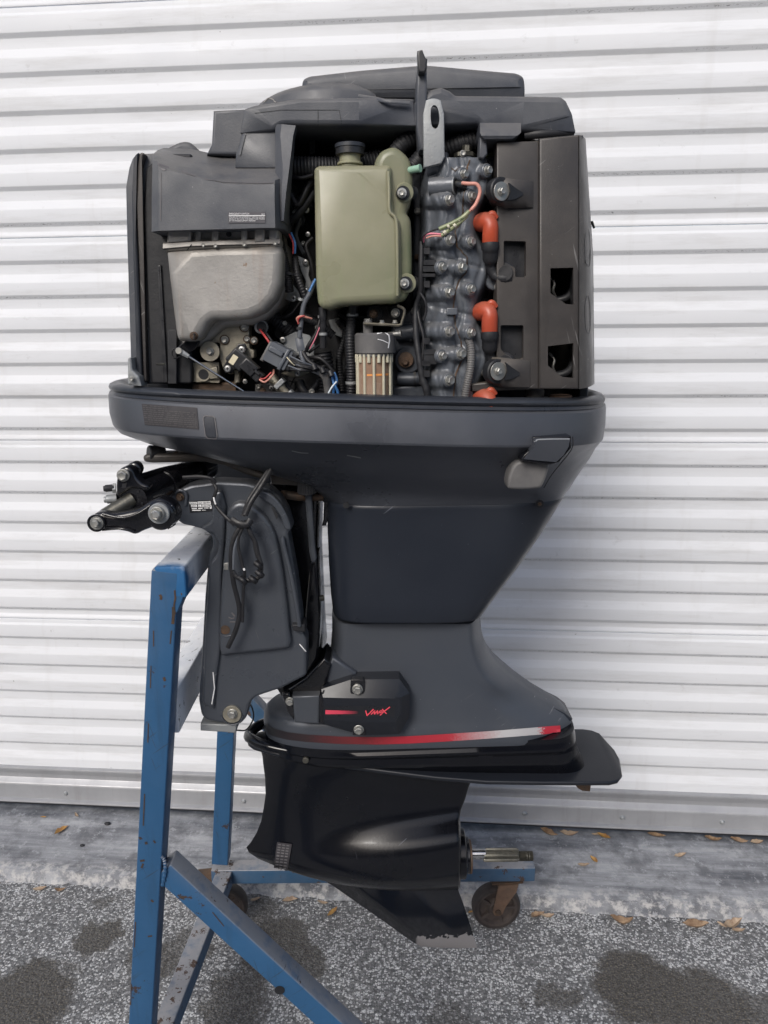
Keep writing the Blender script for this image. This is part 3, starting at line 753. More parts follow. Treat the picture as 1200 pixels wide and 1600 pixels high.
# casters
def caster(x, y, z_top, rot):
    c = bpy.data.objects.new('caster', None); c.empty_display_size = .03
    c.matrix_basis = Matrix.Translation((x, y, 0)) @ Matrix.Rotation(rot, 4, 'Z'); link(c, stand)
    return c
def caster_parts():
    ms = {}
    r_, wd, zc = .059, .030, .0595
    bm = bmesh.new(); prof = [(.050, -wd/2), (.056, -wd/2), (r_-.0005, -wd/2+.005), (r_, 0), (r_-.0005, wd/2-.005), (.056, wd/2), (.050, wd/2)]
    n = 40; rr = [[bm.verts.new((q*cos(2*pi*k/n), y, q*sin(2*pi*k/n)+zc)) for k in range(n)] for q, y in prof]
    for A, B in zip(rr, rr[1:]):
        for k in range(n): bm.faces.new((A[k], A[(k+1) % n], B[(k+1) % n], B[k]))
    for A in (rr[0], rr[-1]): pass
    ms['tyre'] = from_bm(bm)
    bm = bmesh.new(); prof = [(.0505, -wd/2+.001), (.044, -wd/2+.002), (.040, -wd/2+.010), (.024, -wd/2+.010), (.018, -wd/2-.001), (.0, -wd/2-.001)]
    for s_ in (1, -1):
        rr = [[bm.verts.new((q*cos(2*pi*k/n), y*s_, q*sin(2*pi*k/n)+zc)) for k in range(n)] for q, y in prof[:-1]]
        for A, B in zip(rr, rr[1:]):
            for k in range(n): bm.faces.new((A[k], A[(k+1) % n], B[(k+1) % n], B[k]))
        bm.faces.new(rr[-1])
        for k in range(5):
            a = 2*pi*k/5
            q = bmesh.ops.create_cube(bm, size=1)['verts']; M4 = Matrix.Translation((0, -s_*.0095, zc)) @ Matrix.Rotation(a, 4, 'Y') @ Matrix.Translation((.033, 0, 0)) @ Matrix.Diagonal((.026, .007, .007, 1))
            for v in q: v.co = M4 @ v.co
    ms['hub'] = from_bm(bm)
    def side(s_):
        bm = bmesh.new(); pts = [(.004, .132), (.052, .132), (.048, .112), (.022, .070), (.016, .052), (.008, .047), (-.003, .049), (-.008, .058)]
        A = [bm.verts.new((x-.004, s_*.020, z)) for x, z in pts]; B = [bm.verts.new((x-.004, s_*.0235, z)) for x, z in pts]
        for k in range(len(A)): bm.faces.new((A[k], A[(k+1) % len(A)], B[(k+1) % len(A)], B[k]))
        bm.faces.new(A); bm.faces.new(B); return from_bm(bm)
    ms['fa'], ms['fb'] = side(-1), side(1)
    bm = bmesh.new()
    for sz, loc in (((.075, .060, .004), (.020, 0, .1415)), ((.052, .044, .006), (.022, 0, .1335))):
        q = bmesh.ops.create_cube(bm, size=1)['verts']
        for v in q: v.co = Vector((v.co.x*sz[0]+loc[0], v.co.y*sz[1]+loc[1], v.co.z*sz[2]+loc[2]))
    ms['plate'] = from_bm(bm)
    bm = bmesh.new(); bmesh.ops.create_cone(bm, cap_ends=True, segments=16, radius1=.007, radius2=.007, depth=.056, matrix=Matrix.Translation((0, 0, zc)) @ Matrix.Rotation(pi/2, 4, 'X')); ms['axle'] = from_bm(bm)
    return ms
CP = caster_parts(); kz = (bz-T/2)/.1435
cs = P(775, 1420, .32)
for k, (x, y, rot) in enumerate(((cs.x, .325, R(4)), (P(352, 1430, .34).x, .33, R(188)), (fr1.x-.03, YN+.02, R(20)), (nb.x+.03, YN+.02, R(160)))):
    c = caster(x, y, bz, rot)
    for nm, key, mt in (('tyre', 'tyre', 'caster_rubber'), ('wheel_hub', 'hub', 'caster_hub'), ('fork_plate', 'fa', 'rust'), ('fork_plate', 'fb', 'rust'), ('mount_plate', 'plate', 'rusty_steel'), ('axle', 'axle', 'rusty_steel')):
        o = bpy.data.objects.new(nm, CP[key])
        if not CP[key].materials: CP[key].materials.append(M[mt]); CP[key].polygons.foreach_set('use_smooth', [True]*len(CP[key].polygons)); CP[key].set_sharp_from_angle(angle=R(35))
        o.parent = c; COL.objects.link(o); o.scale = (1, 1, kz if key in ('plate', 'fa', 'fb') else 1); WM[o.name] = WM[c.name]

# ================================================================ LEAVES
def leaf_me(L, wd, curl, fold, seed):
    rnd = random.Random(seed); bm = bmesh.new(); n = 9; rows = []
    for i in range(n+1):
        t = i/n; ww = wd*(sin(pi*min(1, t*1.02))**.8)*(1-.25*t)*rnd.uniform(.78, 1.12)+.0003; x = (t-.5)*L; bend = wd*.25*sin(t*2.6+seed)+rnd.uniform(-.0008, .0008)
        z = curl*(abs(t-.5)*2)**2*L*.25
        rows.append([bm.verts.new((x, s_*ww/2+bend, z+fold*abs(s_)*ww*.4+.0009+rnd.uniform(0, .0006))) for s_ in (-1, -.5, 0, .5, 1)])
    for a, b_ in zip(rows, rows[1:]):
        for j in range(4): bm.faces.new((a[j], a[j+1], b_[j+1], b_[j]))
    me = from_bm(bm); return me
leaves = [(97, 1300, .040, 55, 'yellow_leaf', 'bright yellow narrow leaf lying on the apron left of the blue post'),
 (68, 1278, .016, 10, 'yellow_leaf', 'small yellow leaf scrap near the far left end of the door sill'),
 (120, 1275, .022, -35, 'pale_leaf', 'small pale beige leaf close to the door bottom left of the post'),
 (68, 1360, .030, 20, 'pale_leaf', 'pinkish tan leaf at the apron edge nearest the left border'),
 (101, 1361, .026, 0, 'dry_leaf', 'flat brown leaf at the apron edge just left of the blue post'),
 (401, 1381, .024, 12, 'pale_leaf', 'curled pale leaf below the far rail beside the left rear caster'),
 (455, 1383, .034, 4, 'pale_leaf', 'long pale leaf along the apron edge under the gearcase nose'),
 (506, 1385, .026, -12, 'pale_leaf', 'pale leaf tucked along the edge right under the gearcase belly'),
 (519, 1408, .032, 68, 'yellow_leaf', 'orange-yellow leaf alone on the asphalt left of the skeg'),
 (857, 1300, .046, -25, 'dry_leaf', 'large brown and yellow leaf against the door sill right of the propeller shaft'),
 (888, 1303, .046, -8, 'pale_leaf', 'broad tan leaf overlapping the big brown leaf at the door sill'),
 (930, 1297, .030, -10, 'pale_leaf', 'tan leaf tight under the door bar beyond the upright orange leaf'),
 (943, 1312, .034, -48, 'yellow_leaf', 'orange leaf lying diagonally just below the door sill'),
 (1022, 1304, .044, -10, 'dry_leaf', 'wide brown leaf under the second rivet right of the cavitation plate'),
 (1110, 1309, .040, 5, 'dry_leaf', 'brown leaf in the row under the right end of the door'),
 (1150, 1311, .040, -6, 'dry_leaf', 'dark brown leaf in the row of three at the door right end'),
 (1178, 1314, .034, 8, 'pale_leaf', 'lighter brown leaf last in the row at the right border'),
 (1062, 1338, .034, 6, 'pale_leaf', 'pale cream leaf alone in the middle of the right apron'),
 (912, 1353, .030, -6, 'pale_leaf', 'small tan leaf on the apron beside an upright orange one'),
 (927, 1346, .026, -70, 'yellow_leaf', 'small upright orange leaf on the apron beside a tan one'),
 (842, 1414, .034, 38, 'dry_leaf', 'torn light brown leaf on asphalt right of the caster wheel'),
 (855, 1407, .030, 20, 'pale_leaf', 'curled tan leaf touching the torn brown one near the caster'),
 (968, 1407, .050, -4, 'dry_leaf', 'dark tan leaf at the apron foot right of the caster'),
 (1082, 1411, .056, -10, 'dry_leaf', 'long twisted brown leaf pressed to the apron edge'),
 (1137, 1409, .050, 8, 'pale_leaf', 'broad pale tan leaf at the apron edge near the right border'),
 (1128, 1425, .022, -55, 'pale_leaf', 'short pale leaf on the asphalt just under the broad tan one'),
 (1156, 1437, .030, 14, 'pale_leaf', 'rightmost pale leaf out on the open asphalt'),
 (736, 1399, .014, 40, 'yellow_leaf', 'tiny yellow leaf on the ground beside the skeg and caster')]
for i, (px, py, L, ang, mt, lab) in enumerate(leaves):
    q = PZ(px, py, .036); dist_w = (q-WO).dot(WN)
    if AW-.012 < dist_w < AW+.034: q = q+WN*(AW+.034-dist_w); dist_w = AW+.034
    if dist_w < .030: q = q+WN*(.030-dist_w); dist_w = .030
    if dist_w > AW+.004: z = .0008
    else: z = apron_h(max(0, dist_w), (q-WO).dot(WU))+.0014; q = q if dist_w < .04 else PZ(px, py, z)
    L *= 1.15; o = obj('leaf', leaf_me(L, L*random.uniform(.40, .58), random.uniform(.4, 1.1), random.uniform(.4, 1.1), i), mt, None, smooth=60, label=lab, cat='leaf', group='dry leaves fallen along the door')
    o.matrix_basis = Matrix.Translation((q.x, q.y, z)) @ Matrix.Rotation(R(ang), 4, 'Z')
for px, py, s_, lab in ((168, 1290, .008, 'dark seed pod on the apron left of the post, upper one'), (128, 1320, .006, 'dark small seed pod lying lower on the left apron'), (1197, 1299, .016, 'blue-grey pebble against the door sill at the right border')):
    bm = bmesh.new(); bmesh.ops.create_icosphere(bm, subdivisions=2, radius=s_)
    for v in bm.verts: v.co = Vector((v.co.x*1.2, v.co.y*.8, v.co.z*.5))*(1+.25*mn.noise(v.co*120))
    q = PZ(px, py, .034); z = apron_h(max(0, (q-WO).dot(WN)))
    o = obj('pebble' if s_ > .01 else 'seed_pod', from_bm(bm), 'block_grey' if s_ > .01 else 'rubber', None, smooth=80, label=lab, cat='pebble' if s_ > .01 else 'seed'); o.matrix_basis = Matrix.Translation((q.x, q.y, z+s_*.3))
# ================================================================ OUTBOARD MOTOR
base = P(700, 1480, 0)
motor = empty('outboard_motor', (base.x, 0, base.z), label='dark grey outboard motor with its top cowling removed, clamped upright on the blue stand', cat='outboard motor')
G = motor
# ---------------------------------------------------------------- lower pan
SEG = 128
pan_r = [((171, 612), (946, 632), .2340, 3.4), ((169, 617), (947, 638), .2400, 3.4), ((171, 645), (946, 664), .2445, 3.5), ((176, 662), (943, 682), .2465, 3.5), ((178, 665), (942, 685), .2455, 3.5), ((186, 674), (931, 699), .228, 3.3), ((222, 686), (923, 712), .210, 3.2),
         ((300, 702), (912, 728), .192, 3.0), ((380, 722), (901, 744), .170, 3.1), ((450, 742), (891, 760), .148, 3.3), ((488, 760), (886, 767), .137, 3.7), ((508, 775), (882, 773), .1305, 4.1)]
pan = obj('lower_pan', loft_me([ring(*r_[:3], n=r_[3], N=SEG) for r_ in pan_r], caps=False), 'cowl_grey', G, smooth=24)
seal_r = [((205, 640), (915, 650), .200, 3.6), ((203, 606), (918, 622), .205, 3.6), ((192, 600), (930, 617), .216, 3.5), ((184, 597), (937, 615), .224, 3.5), ((176, 597.5), (941, 616), .232, 3.4), ((171, 600), (944.5, 619), .238, 3.4),
          ((169.5, 604), (946, 623), .2405, 3.4), ((171, 607.5), (945, 626.5), .238, 3.4), ((173.5, 608.5), (943.5, 628), .2355, 3.4), ((173, 610.5), (944, 630), .2365, 3.4), ((171, 613.5), (945.5, 633), .239, 3.4), ((174, 616), (943, 637), .235, 3.4)]
seal = obj('rim_seal', loft_me([ring(*r_[:3], n=r_[3], N=SEG) for r_ in seal_r], caps=False), 'seal_rubber', G, smooth=70)
floor_me = loft_me([ring((205, 636), (915, 648), .199, n=3.6, N=48), ring((206, 640), (914, 650), .198, n=3.6, N=48)]); obj('pan_floor', floor_me, 'interior_black', G)
ON = [pan]
# ---------------------------------------------------------------- apron below the pan
ap_r = [((509, 775), (881, 773), .1290, 4.2), ((510, 779), (880, 777), .1302, 4.4), ((511, 784), (876, 783), .1297, 4.4), ((512, 830), (846, 832), .121, 4.4), ((514, 880), (809, 884), .112, 4.4), ((517, 925), (775, 928), .105, 4.4), ((520, 951), (756, 954), .1015, 4.4), ((521, 954), (754, 957), .099, 4.4), ((524, 954.5), (752, 957), .086, 4)]
apron = obj('apron_cover', loft_me([ring(*r_[:3], n=r_[3], N=SEG) for r_ in ap_r]), 'cowl_navy', G, smooth=50)
# ---------------------------------------------------------------- upper case
uc = [((519, 955), (750, 957), .078, 4.5), ((519, 985), (752, 985), .076, 4.5), ((517, 1010), (757, 1006), .076, 4.5), ((514, 1030), (765, 1024), .076, 4.4), ((510, 1048), (777, 1040), .076, 4.3), ((506, 1062), (794, 1055), .077, 4.2), ((500, 1074), (813, 1069), .078, 4.1), ((490, 1086), (838, 1087), .079, 4.), ((470, 1098), (862, 1101), .080, 3.6), ((440, 1104), (873, 1108), .081, 3.2), ((420, 1106), (883, 1114), .082, 3.0), ((413, 1112), (890, 1122), .083, 2.9),
      ((412, 1124), (892, 1125), .0835, 2.9), ((413, 1138), (895, 1132), .083, 2.9), ((415, 1141), (896, 1136), .081, 2.9)]
def cprof(a, b=.93, e=2.4, er=2.4):
    def f(u):
        if u < a: return (1-(1-u/a)**e)**(1/e)
        if u > b: return max(0, 1-((u-b)/(1-b))**er)**(1/er)*.75+(.25 if u < .995 else .25*max(0, (1-u)/.005)**.5)
        return 1
    return f
def a_of(n): return {4.5: .12, 4.4: .13, 4.3: .14, 4.2: .16, 4.1: .18, 4.: .22, 3.6: .27, 3.2: .31, 3.0: .34, 2.9: .36, 2.8: .38}[n]
case = obj('upper_case', loft_me([ring(*r_[:3], N=SEG, prof=cprof(a_of(r_[3]), .90 if r_[3] > 4.15 else .80, er=1.35)) for r_ in uc]), 'case_grey', G, smooth=50)
# rear cap block on the slope
plate('trim_cap', [(861, 1104), (882, 1114), (895, 1124), (891, 1128), (876, 1118), (860, 1111)], -.03, .06, 'cowl_navy', G, .0015)
# ---------------------------------------------------------------- black adapter with chine lines, down to the plate
ad = [((414, 1141), (897, 1137), .0790, 2.9), ((415, 1148), (899, 1146), .0790, 2.9), ((416, 1151), (900, 1152), .0820, 2.8), ((416, 1154), (900, 1156), .0820, 2.8), ((420, 1158), (901, 1162), .0760, 2.8), ((420, 1165), (903, 1172), .078, 2.8), ((424, 1168), (906, 1180), .0755, 2.8), ((428, 1170), (909, 1188), .067, 2.8), ((434, 1174), (914, 1196), .062, 2.8)]
adapter = obj('adapter_plate', loft_me([ring(*r_[:3], N=SEG, prof=cprof(a_of(r_[3]), .90)) for r_ in ad]), 'gloss_black', G, smooth=28)
# cavitation plate: flat wing, real plan outline
edge = [(386, 1156, 0), (388, 1164, -.014), (396, 1170, -.026), (420, 1177, -.039), (450, 1184, -.048), (480, 1190, -.055), (540, 1199, -.063), (600, 1207, -.070), (680, 1217, -.078), (760, 1223.5, -.084), (850, 1225, -.087), (900, 1225, -.087), (952, 1225, -.087), (965, 1222, -.082), (972, 1213, -.068), (970, 1200, -.04), (968, 1188, -.015)]
near = [P(*p) for p in edge]
def wing(name, lv, mtl):
    bm = bmesh.new(); rr = []
    for e, dz in lv:
        q = []
        for v in near: q.append(Vector((v.x+(e if v.x < 0 and v.y > -.04 else (-e if v.x > .4 else 0)), min(0, v.y+e), v.z+dz)))
        q += [Vector((v.x, -v.y, v.z)) for v in q[:0:-1]]
        rr.append([bm.verts.new(v) for v in q])
    n = len(rr[0])
    for A, B in zip(rr, rr[1:]):
        for k in range(n): bm.faces.new((A[k], A[(k+1) % n], B[(k+1) % n], B[k]))
    m_ = len(near)
    for r_, in ((rr[0],), (rr[-1],)):
        for k in range(1, m_-1):
            a_, b_, c_, d_ = r_[k], r_[k+1], r_[(n-k-1) % n], r_[(n-k) % n]
            try: bm.faces.new((a_, b_, c_, d_))
            except ValueError: pass
        bm.faces.new((r_[0], r_[1], r_[n-1]))
    return obj(name, from_bm(bm), mtl, G, smooth=40)
wingo = wing('cavitation_plate', [(.003, .004), (.0012, .0034), (0, .0015), (0, -.0015), (.002, -.004)], 'satin_black')
lipn = [(500, 1181, -.062), (440, 1171, -.050), (408, 1162, -.036), (394, 1155, -.020), (389, 1149, 0)]
lp3 = [P(*q) for q in lipn]; lp3 += [Vector((v.x, -v.y, v.z)) for v in lp3[-2::-1]]
bm = bmesh.new(); sweep_into(bm, spline(lp3, 8), lambda t: .0095*min(1, .25+4*min(t, 1-t)), 12); obj('splash_lip', from_bm(bm), 'gloss_black', G, smooth=60)
# ---------------------------------------------------------------- gearcase
def gp(u):
    a = .66
    if u < a: return (1-(1-u/a)**2)**1.0
    return 1 - .18*((u-a)/(1-a))**2 if u < .985 else .80*max(0, (1-u)/.015)**.35
def leg(u):
    a = .38
    if u < a: return (1-(1-u/a)**2)**.75
    return max(.12, 1-.88*((u-a)/(1-a))**1.4)*(1 if u < .99 else ((1-u)/.01)**.5)
gc = []
def blend(k): return lambda u: leg(u)*(1-k)+gp(u)*k
for L, Rr, hw, k in [((404, 1160), (742, 1200), .050, 0), ((410, 1182), (740, 1208), .043, 0), ((411, 1192), (739, 1214), .041, 0), ((414, 1215), (733, 1228), .036, 0), ((415, 1240), (727, 1248), .035, .05), ((412, 1262), (721, 1264), .038, .2), ((408, 1283), (718, 1276), .046, .55), ((401, 1301), (719, 1286), .056, .85),
                      ((392, 1316), (720, 1298), .064, 1), ((385, 1324), (720.5, 1312), .068, 1), ((389, 1332), (720.5, 1328), .070, 1), ((404, 1342), (720.5, 1344), .0685, 1), ((428, 1352), (720, 1358), .062, 1), ((455, 1362), (720, 1370), .051, 1), ((485, 1371), (719.5, 1379), .036, 1), ((515, 1379), (718, 1385), .016, 1), ((535, 1384), (714, 1387), .006, 1)]:
    gc.append(ring(L, Rr, hw, N=SEG, prof=blend(k)))
gear = obj('gearcase', loft_me(gc), 'gloss_black', G, smooth=60)
def skeg_mat():
    m = M['skeg_black']; n, l, b = nodes_of(m); src = b.inputs['Base Color'].links[0].from_socket; tc = n.new('ShaderNodeTexCoord')
    s = n.new('ShaderNodeSeparateXYZ'); l.new(tc.outputs['Object'], s.inputs[0]); t = n.new('ShaderNodeTexNoise'); t.inputs['Scale'].default_value = 90; t.inputs['Detail'].default_value = 5; l.new(tc.outputs['Object'], t.inputs[0])
    zt = P(690, 1462, 0).z
    a = n.new('ShaderNodeMath'); a.operation = 'MULTIPLY_ADD'; l.new(t.outputs['Fac'], a.inputs[0]); a.inputs[1].default_value = .040; l.new(s.outputs[2], a.inputs[2])
    r = n.new('ShaderNodeMapRange'); l.new(a.outputs[0], r.inputs[0]); r.inputs[1].default_value = zt+.0225; r.inputs[2].default_value = zt+.0215
    r2 = n.new('ShaderNodeMapRange'); l.new(s.outputs[0], r2.inputs[0]); xk = P(652, 1450, 0).x; r2.inputs[1].default_value = xk-.004; r2.inputs[2].default_value = xk+.001
    mu = n.new('ShaderNodeMath'); mu.operation = 'MULTIPLY'; l.new(r.outputs[0], mu.inputs[0]); l.new(r2.outputs[0], mu.inputs[1])
    x = n.new('ShaderNodeMix'); x.data_type = 'RGBA'; l.new(mu.outputs[0], x.inputs[0]); l.new(src, x.inputs[6]); x.inputs[7].default_value = (.16, .155, .16, 1); l.new(x.outputs[2], b.inputs['Base Color'])
    q = n.new('ShaderNodeMapRange'); l.new(mu.outputs[0], q.inputs[0]); q.inputs[3].default_value = .16; q.inputs[4].default_value = .75; l.new(q.outputs[0], b.inputs['Roughness'])
    q2 = n.new('ShaderNodeMapRange'); l.new(mu.outputs[0], q2.inputs[0]); q2.inputs[3].default_value = .6; q2.inputs[4].default_value = 0; l.new(q2.outputs[0], b.inputs['Coat Weight'])
skeg_mat()
sk = []
for L, Rr, hw in [((500, 1372), (712, 1380), .010), ((520, 1384), (715, 1388), .0085), ((560, 1412), (724, 1412), .007), ((600, 1440), (733, 1440), .006), ((628, 1460), (740, 1462), .005), ((648, 1474), (745, 1477), .0045), ((660, 1479), (746, 1481), .002)]:
    sk.append(ring(L, Rr, hw, N=48, prof=lambda u: max(.05, min(1, u*5, (1-u)*3.5))))
obj('skeg', loft_me(sk), 'skeg_black', G, smooth=40)
plate('trim_tab', [(897, 1224), (924, 1224), (922, 1237), (910, 1236), (903, 1232)], .0, .012, 'rusty_steel', G, .001)
# propeller shaft
AX = (1, 0, 0)
disc('shaft_carrier', 712, 1333, 0, 37, 14, 'gloss_black', G, AX, bevel=.1)
disc('thrust_washer', 729, 1336, 0, 27, 3.2, 'black_paint', G, AX); disc('thrust_ring', 733, 1338, 0, 25, 3, 'rusty_steel', G, AX)
disc('propeller_shaft', 733, 1334, 0, 8.2, 26, 'steel', G, AX)
def spline_me(r_, h, n):
    bm = bmesh.new(); rr = []
    for y in (0, -h*.06, -h*.94, -h):
        q = []
        for k in range(n*4):
            a = 2*pi*k/(n*4); rad = r_*(1 if k % 4 in (0, 1) else .86); rad *= .9 if y in (0, -h) else 1
            q.append(bm.verts.new((rad*cos(a), y, rad*sin(a))))
        rr.append(q)
    for A, B in zip(rr, rr[1:]):
        for k in range(len(A)): bm.faces.new((A[k], A[(k+1) % len(A)], B[(k+1) % len(A)], B[k]))
    bm.faces.new(rr[0]); bm.faces.new(rr[-1]); return from_bm(bm)
s0 = mpp(757, 1336, 0)
place('shaft_spline', spline_me(10.2*s0, 55*s0, 15), 'dark_steel', G, P(755, 1336, 0), AX, smooth=20)
bm = bmesh.new(); path = [P(811, 1337.5, 0)+Vector((.0006*i, 0, 0)) for i in range(44)]
sweep_into(bm, path, lambda t: 7.6*s0*(1-.10*(int(t*43) % 2)), 20); obj('shaft_thread', from_bm(bm), 'dark_steel', G, smooth=20)
# water intake grille on the gearcase nose
gr = quads('intake_grille', [((434, 1315), (457, 1318), (450, 1359), (428, 1356))], 'label_dark', G, [gear], .0022, 6)
bars = []
for i in range(9):
    for j in range(3):
        u0, v0 = .10+j*.28, .05+i*.105
        f = lambda u, v: (434+23*u-6*v, 1315+3*u+41*v)
        bars.append((f(u0, v0), f(u0+.20, v0), f(u0+.20, v0+.045), f(u0, v0+.045)))
quads('grille_slot', bars, 'print_grey', gr, [gear], .0032, 1, kind='stuff')
# fixings along the adapter
for px in (478, 593, 700): disc('plate_bolt', px, {478: 1186, 593: 1188, 700: 1182}[px], -.066, 5, 5, 'dark_steel', G)
plate('anode_strip', [(706, 1176), (770, 1172), (770, 1180), (706, 1184)], -.0775, .01, 'gloss_black', adapter, .001)
plate('anode_strip', [(747, 1175), (771, 1173), (771, 1184), (747, 1186)], -.0785, .01, 'gloss_black', adapter, .001)
plate('joint_clip', [(694, 1158), (708, 1157), (707, 1167), (695, 1168)], -.0815, .01, 'black_paint', adapter, .001)
# ---------------------------------------------------------------- red and silver speed stripe
sx = lambda px: P(px, 1150, -.083).x
fade_mat('stripe_fade', [(0, (.012, .013, .016)), (.14, (.03, .018, .02)), (.34, (.17, .02, .025)), (.46, (.36, .02, .035)), (.62, (.40, .03, .045)), (.74, (.42, .30, .31)), (.80, (.46, .46, .47)), (.925, (.42, .41, .42)), (.94, (.46, .03, .05)), (1, (.45, .03, .05))], sx(413), sx(880), rough=.4)
ribbon('stripe_decal', [(414, 1133), (417, 1138), (428, 1144), (450, 1149.5), (480, 1153), (530, 1156), (590, 1157), (640, 1155.5), (700, 1152), (760, 1148), (820, 1143.5), (875, 1139)], 11.5, 'stripe_fade', case, [case, adapter], .0012)
# ---------------------------------------------------------------- VMAX mount cover
Yc = -.118
def fac(o_, i_, Yo, Yi, name, mtl, parent, Yb):
    bm = bmesh.new(); A = [bm.verts.new(P(x, y, Yo)) for x, y in o_]; B = [bm.verts.new(P(x, y, Yi)) for x, y in i_]; C = [bm.verts.new(Vector((v.co.x, Yb, v.co.z))) for v in A]
    n = len(A)
    for a, b_ in ((A, B), (C, A)):
        for k in range(n): bm.faces.new((a[k], a[(k+1) % n], b_[(k+1) % n], b_[k]))
    bm.faces.new(B); bmesh.ops.bevel(bm, geom=[e for e in bm.edges if all(v in B for v in e.verts)], offset=.0012, segments=2, affect='EDGES')
    return obj(name, from_bm(bm), mtl, parent, smooth=25)
mc = fac([(502, 1077), (548, 1062), (624, 1061), (640, 1083), (640, 1120), (624, 1147), (567, 1149), (503, 1131)], [(505, 1091), (550, 1091), (616, 1091), (627, 1090), (627, 1114), (617, 1129), (565, 1129), (506, 1125)], Yc+.013, Yc, 'mount_cover', 'satin_black', G, -.07)
plate('bolt_recess', [(548, 1062), (569, 1062), (570, 1080), (566, 1090), (558, 1093), (550, 1090), (547, 1080)], Yc+.003, .012, 'black_paint', mc, .0012, r=2)
bolt(558.5, 1077, Yc+.001, 8.5, mc); bolt(560.5, 1140, Yc+.004, 8, mc)
plate('bolt_recess', [(551, 1131), (570, 1131), (571, 1149), (551, 1149)], Yc+.006, .012, 'black_paint', mc, .001)
xq = lambda px: P(px, 1110, Yc).x
quads('decal_panel', [((507, 1103), (617, 1103), (617, 1119), (508, 1119))], 'decal_fade', mc, [mc], .0005)
fade_mat('logo_fade', [(0, (.72, .07, .12)), (.5, (.55, .05, .09)), (1, (.014, .014, .018))], xq(508), xq(560), spots=False)
quads('decal_stripe', [((508.5, 1109), (560, 1110.5), (560, 1115), (508.5, 1115.5))], 'logo_fade', mc, [mc], .0011, 4)
lg = []
logo = [[(571.5, 1110), (573.5, 1117.5), (583.5, 1107.5)], [(580, 1115.5), (585.5, 1109.5), (585, 1115), (590, 1109.8), (589.5, 1114.8)], [(590, 1114.6), (594.5, 1109.8), (597, 1110), (596.5, 1114.6)], [(591.5, 1113.2), (597, 1112)], [(597.5, 1107.5), (603.5, 1114.2)], [(594, 1116.8), (600, 1111), (609, 1104.2)]]
for st_ in logo:
    for a, b_ in zip(st_, st_[1:]):
        dx, dy = b_[0]-a[0], b_[1]-a[1]; q = math.hypot(dx, dy); nx, ny = -dy/q*.85, dx/q*.85; ex, ey = dx/q*.5, dy/q*.5
        lg.append(((a[0]+nx-ex, a[1]+ny-ey), (b_[0]+nx+ex, b_[1]+ny+ey), (b_[0]-nx+ex, b_[1]-ny+ey), (a[0]-nx-ex, a[1]-ny-ey)))
quads('logo_lettering', lg, 'logo_red', mc, [mc], .0014, kind='stuff', label='red hand-lettered VMAX mark')
# mount yoke in front of the cover
plate('mount_bracket', [(456, 1088), (500, 1087), (500, 1097), (499, 1132), (460, 1130)], -.112, .05, 'bracket_grey', G, .004)
plate('mount_block', [(498, 1088), (506, 1080), (508, 1130), (499, 1130)], -.112, .05, 'black_paint', G, .002)
plate('yoke_arm', [(440, 1085), (478, 1060), (507, 1028), (517, 1040), (506, 1080), (497, 1091), (458, 1090), (456, 1100), (446, 1085)], -.095, .06, 'black_paint', G, .004)
plate('yoke_arm', [(441, 1086), (452, 1083), (462, 1112), (459, 1126), (448, 1112)], -.107, .03, 'black_paint', G, .003)
bolt(453, 1096, -.109, 7, G)
plate('case_shoulder', [(510, 1048), (519, 1026), (540, 1040), (557, 1052), (556, 1060), (507, 1080)], -.086, .05, 'case_grey', G, .005)
tube('shoulder_edge', [(505, 1080, -.092), (548, 1061, -.092), (556, 1058, -.088)], 1.6, 'black_paint', G)
# ---------------------------------------------------------------- pan details
quads('decal_plate', [((222, 631), (308, 637), (311, 671), (227, 664))], 'label_dark', pan, ON, .0009, 8)
bars = []
for i in range(10):
    x = 0.02
    while x < .95:
        wl = random.uniform(.02, .09)
        if i in (0, 1) and x > .45: break
        f = lambda u, v: (222+86*u+4*v, 631+6*u+33.5*v); v0 = .05+i*.094
        if wl > .03: bars.append((f(x, v0), f(min(.97, x+wl), v0), f(min(.97, x+wl), v0+.045), f(x, v0+.045)))
        x += wl+.012
quads('decal_text', bars, 'faint_print', pan, ON, .0014, 1, kind='stuff')
ins = quads('inset_badge', [((320, 652), (334, 652.5), (338, 683), (323, 682))], 'cowl_navy', pan, ON, .0012, 3)
edge = [(318, 655), (318.5, 651.5), (321, 650), (333, 650.5), (336, 653), (340, 681), (338.5, 684.5), (335, 685), (325, 684), (321.5, 681), (318, 655)]
ribbon('badge_edge', edge, 1.3, 'print_grey', pan, ON, .0016, 2)
# latch handle and its scooped recess
rec = plate('latch_recess', smooth_poly([(808, 722), (832, 720), (858, 724), (849, 757), (838, 764), (803, 765), (793, 760), (797, 738)], 3), -.2235, .03, 'filter_cap', G, .004)  # same paint as the pan, coloured paler for light caught facing up
plate('latch_hood', [(833, 683), (893, 681), (892, 690), (893, 700), (874, 722), (860, 726), (814, 720), (818, 712), (833, 698)], -.2385, .045, 'black_paint', G, .001, r=2)
lt = patch('latch_handle', [[(835, 686.5, -.2475), (864, 685.5, -.2475), (890.5, 685.5, -.2475)], [(835.5, 689, -.2495), (864, 688, -.2495), (890.5, 688, -.2495)], [(835, 697, -.2485), (862, 697, -.2485), (888.5, 698, -.2485)], [(828, 706, -.2455), (857, 708, -.2455), (881, 711, -.2455)], [(819, 717.5, -.242), (845, 720, -.242), (869, 722, -.242)]], -.20, 'cowl_grey', G, smooth=50)
ribbon('handle_edge', [(835, 690), (840, 687.4), (862, 686.6), (890, 686.4)], 1.8, 'galvanised', lt, [lt], .0008, 2)
tube('panel_gap', [(895, 682, -.2355), (894, 700, -.231), (878, 722, -.222), (862, 742, -.213), (850, 762, -.205)], .8, 'rubber', G)
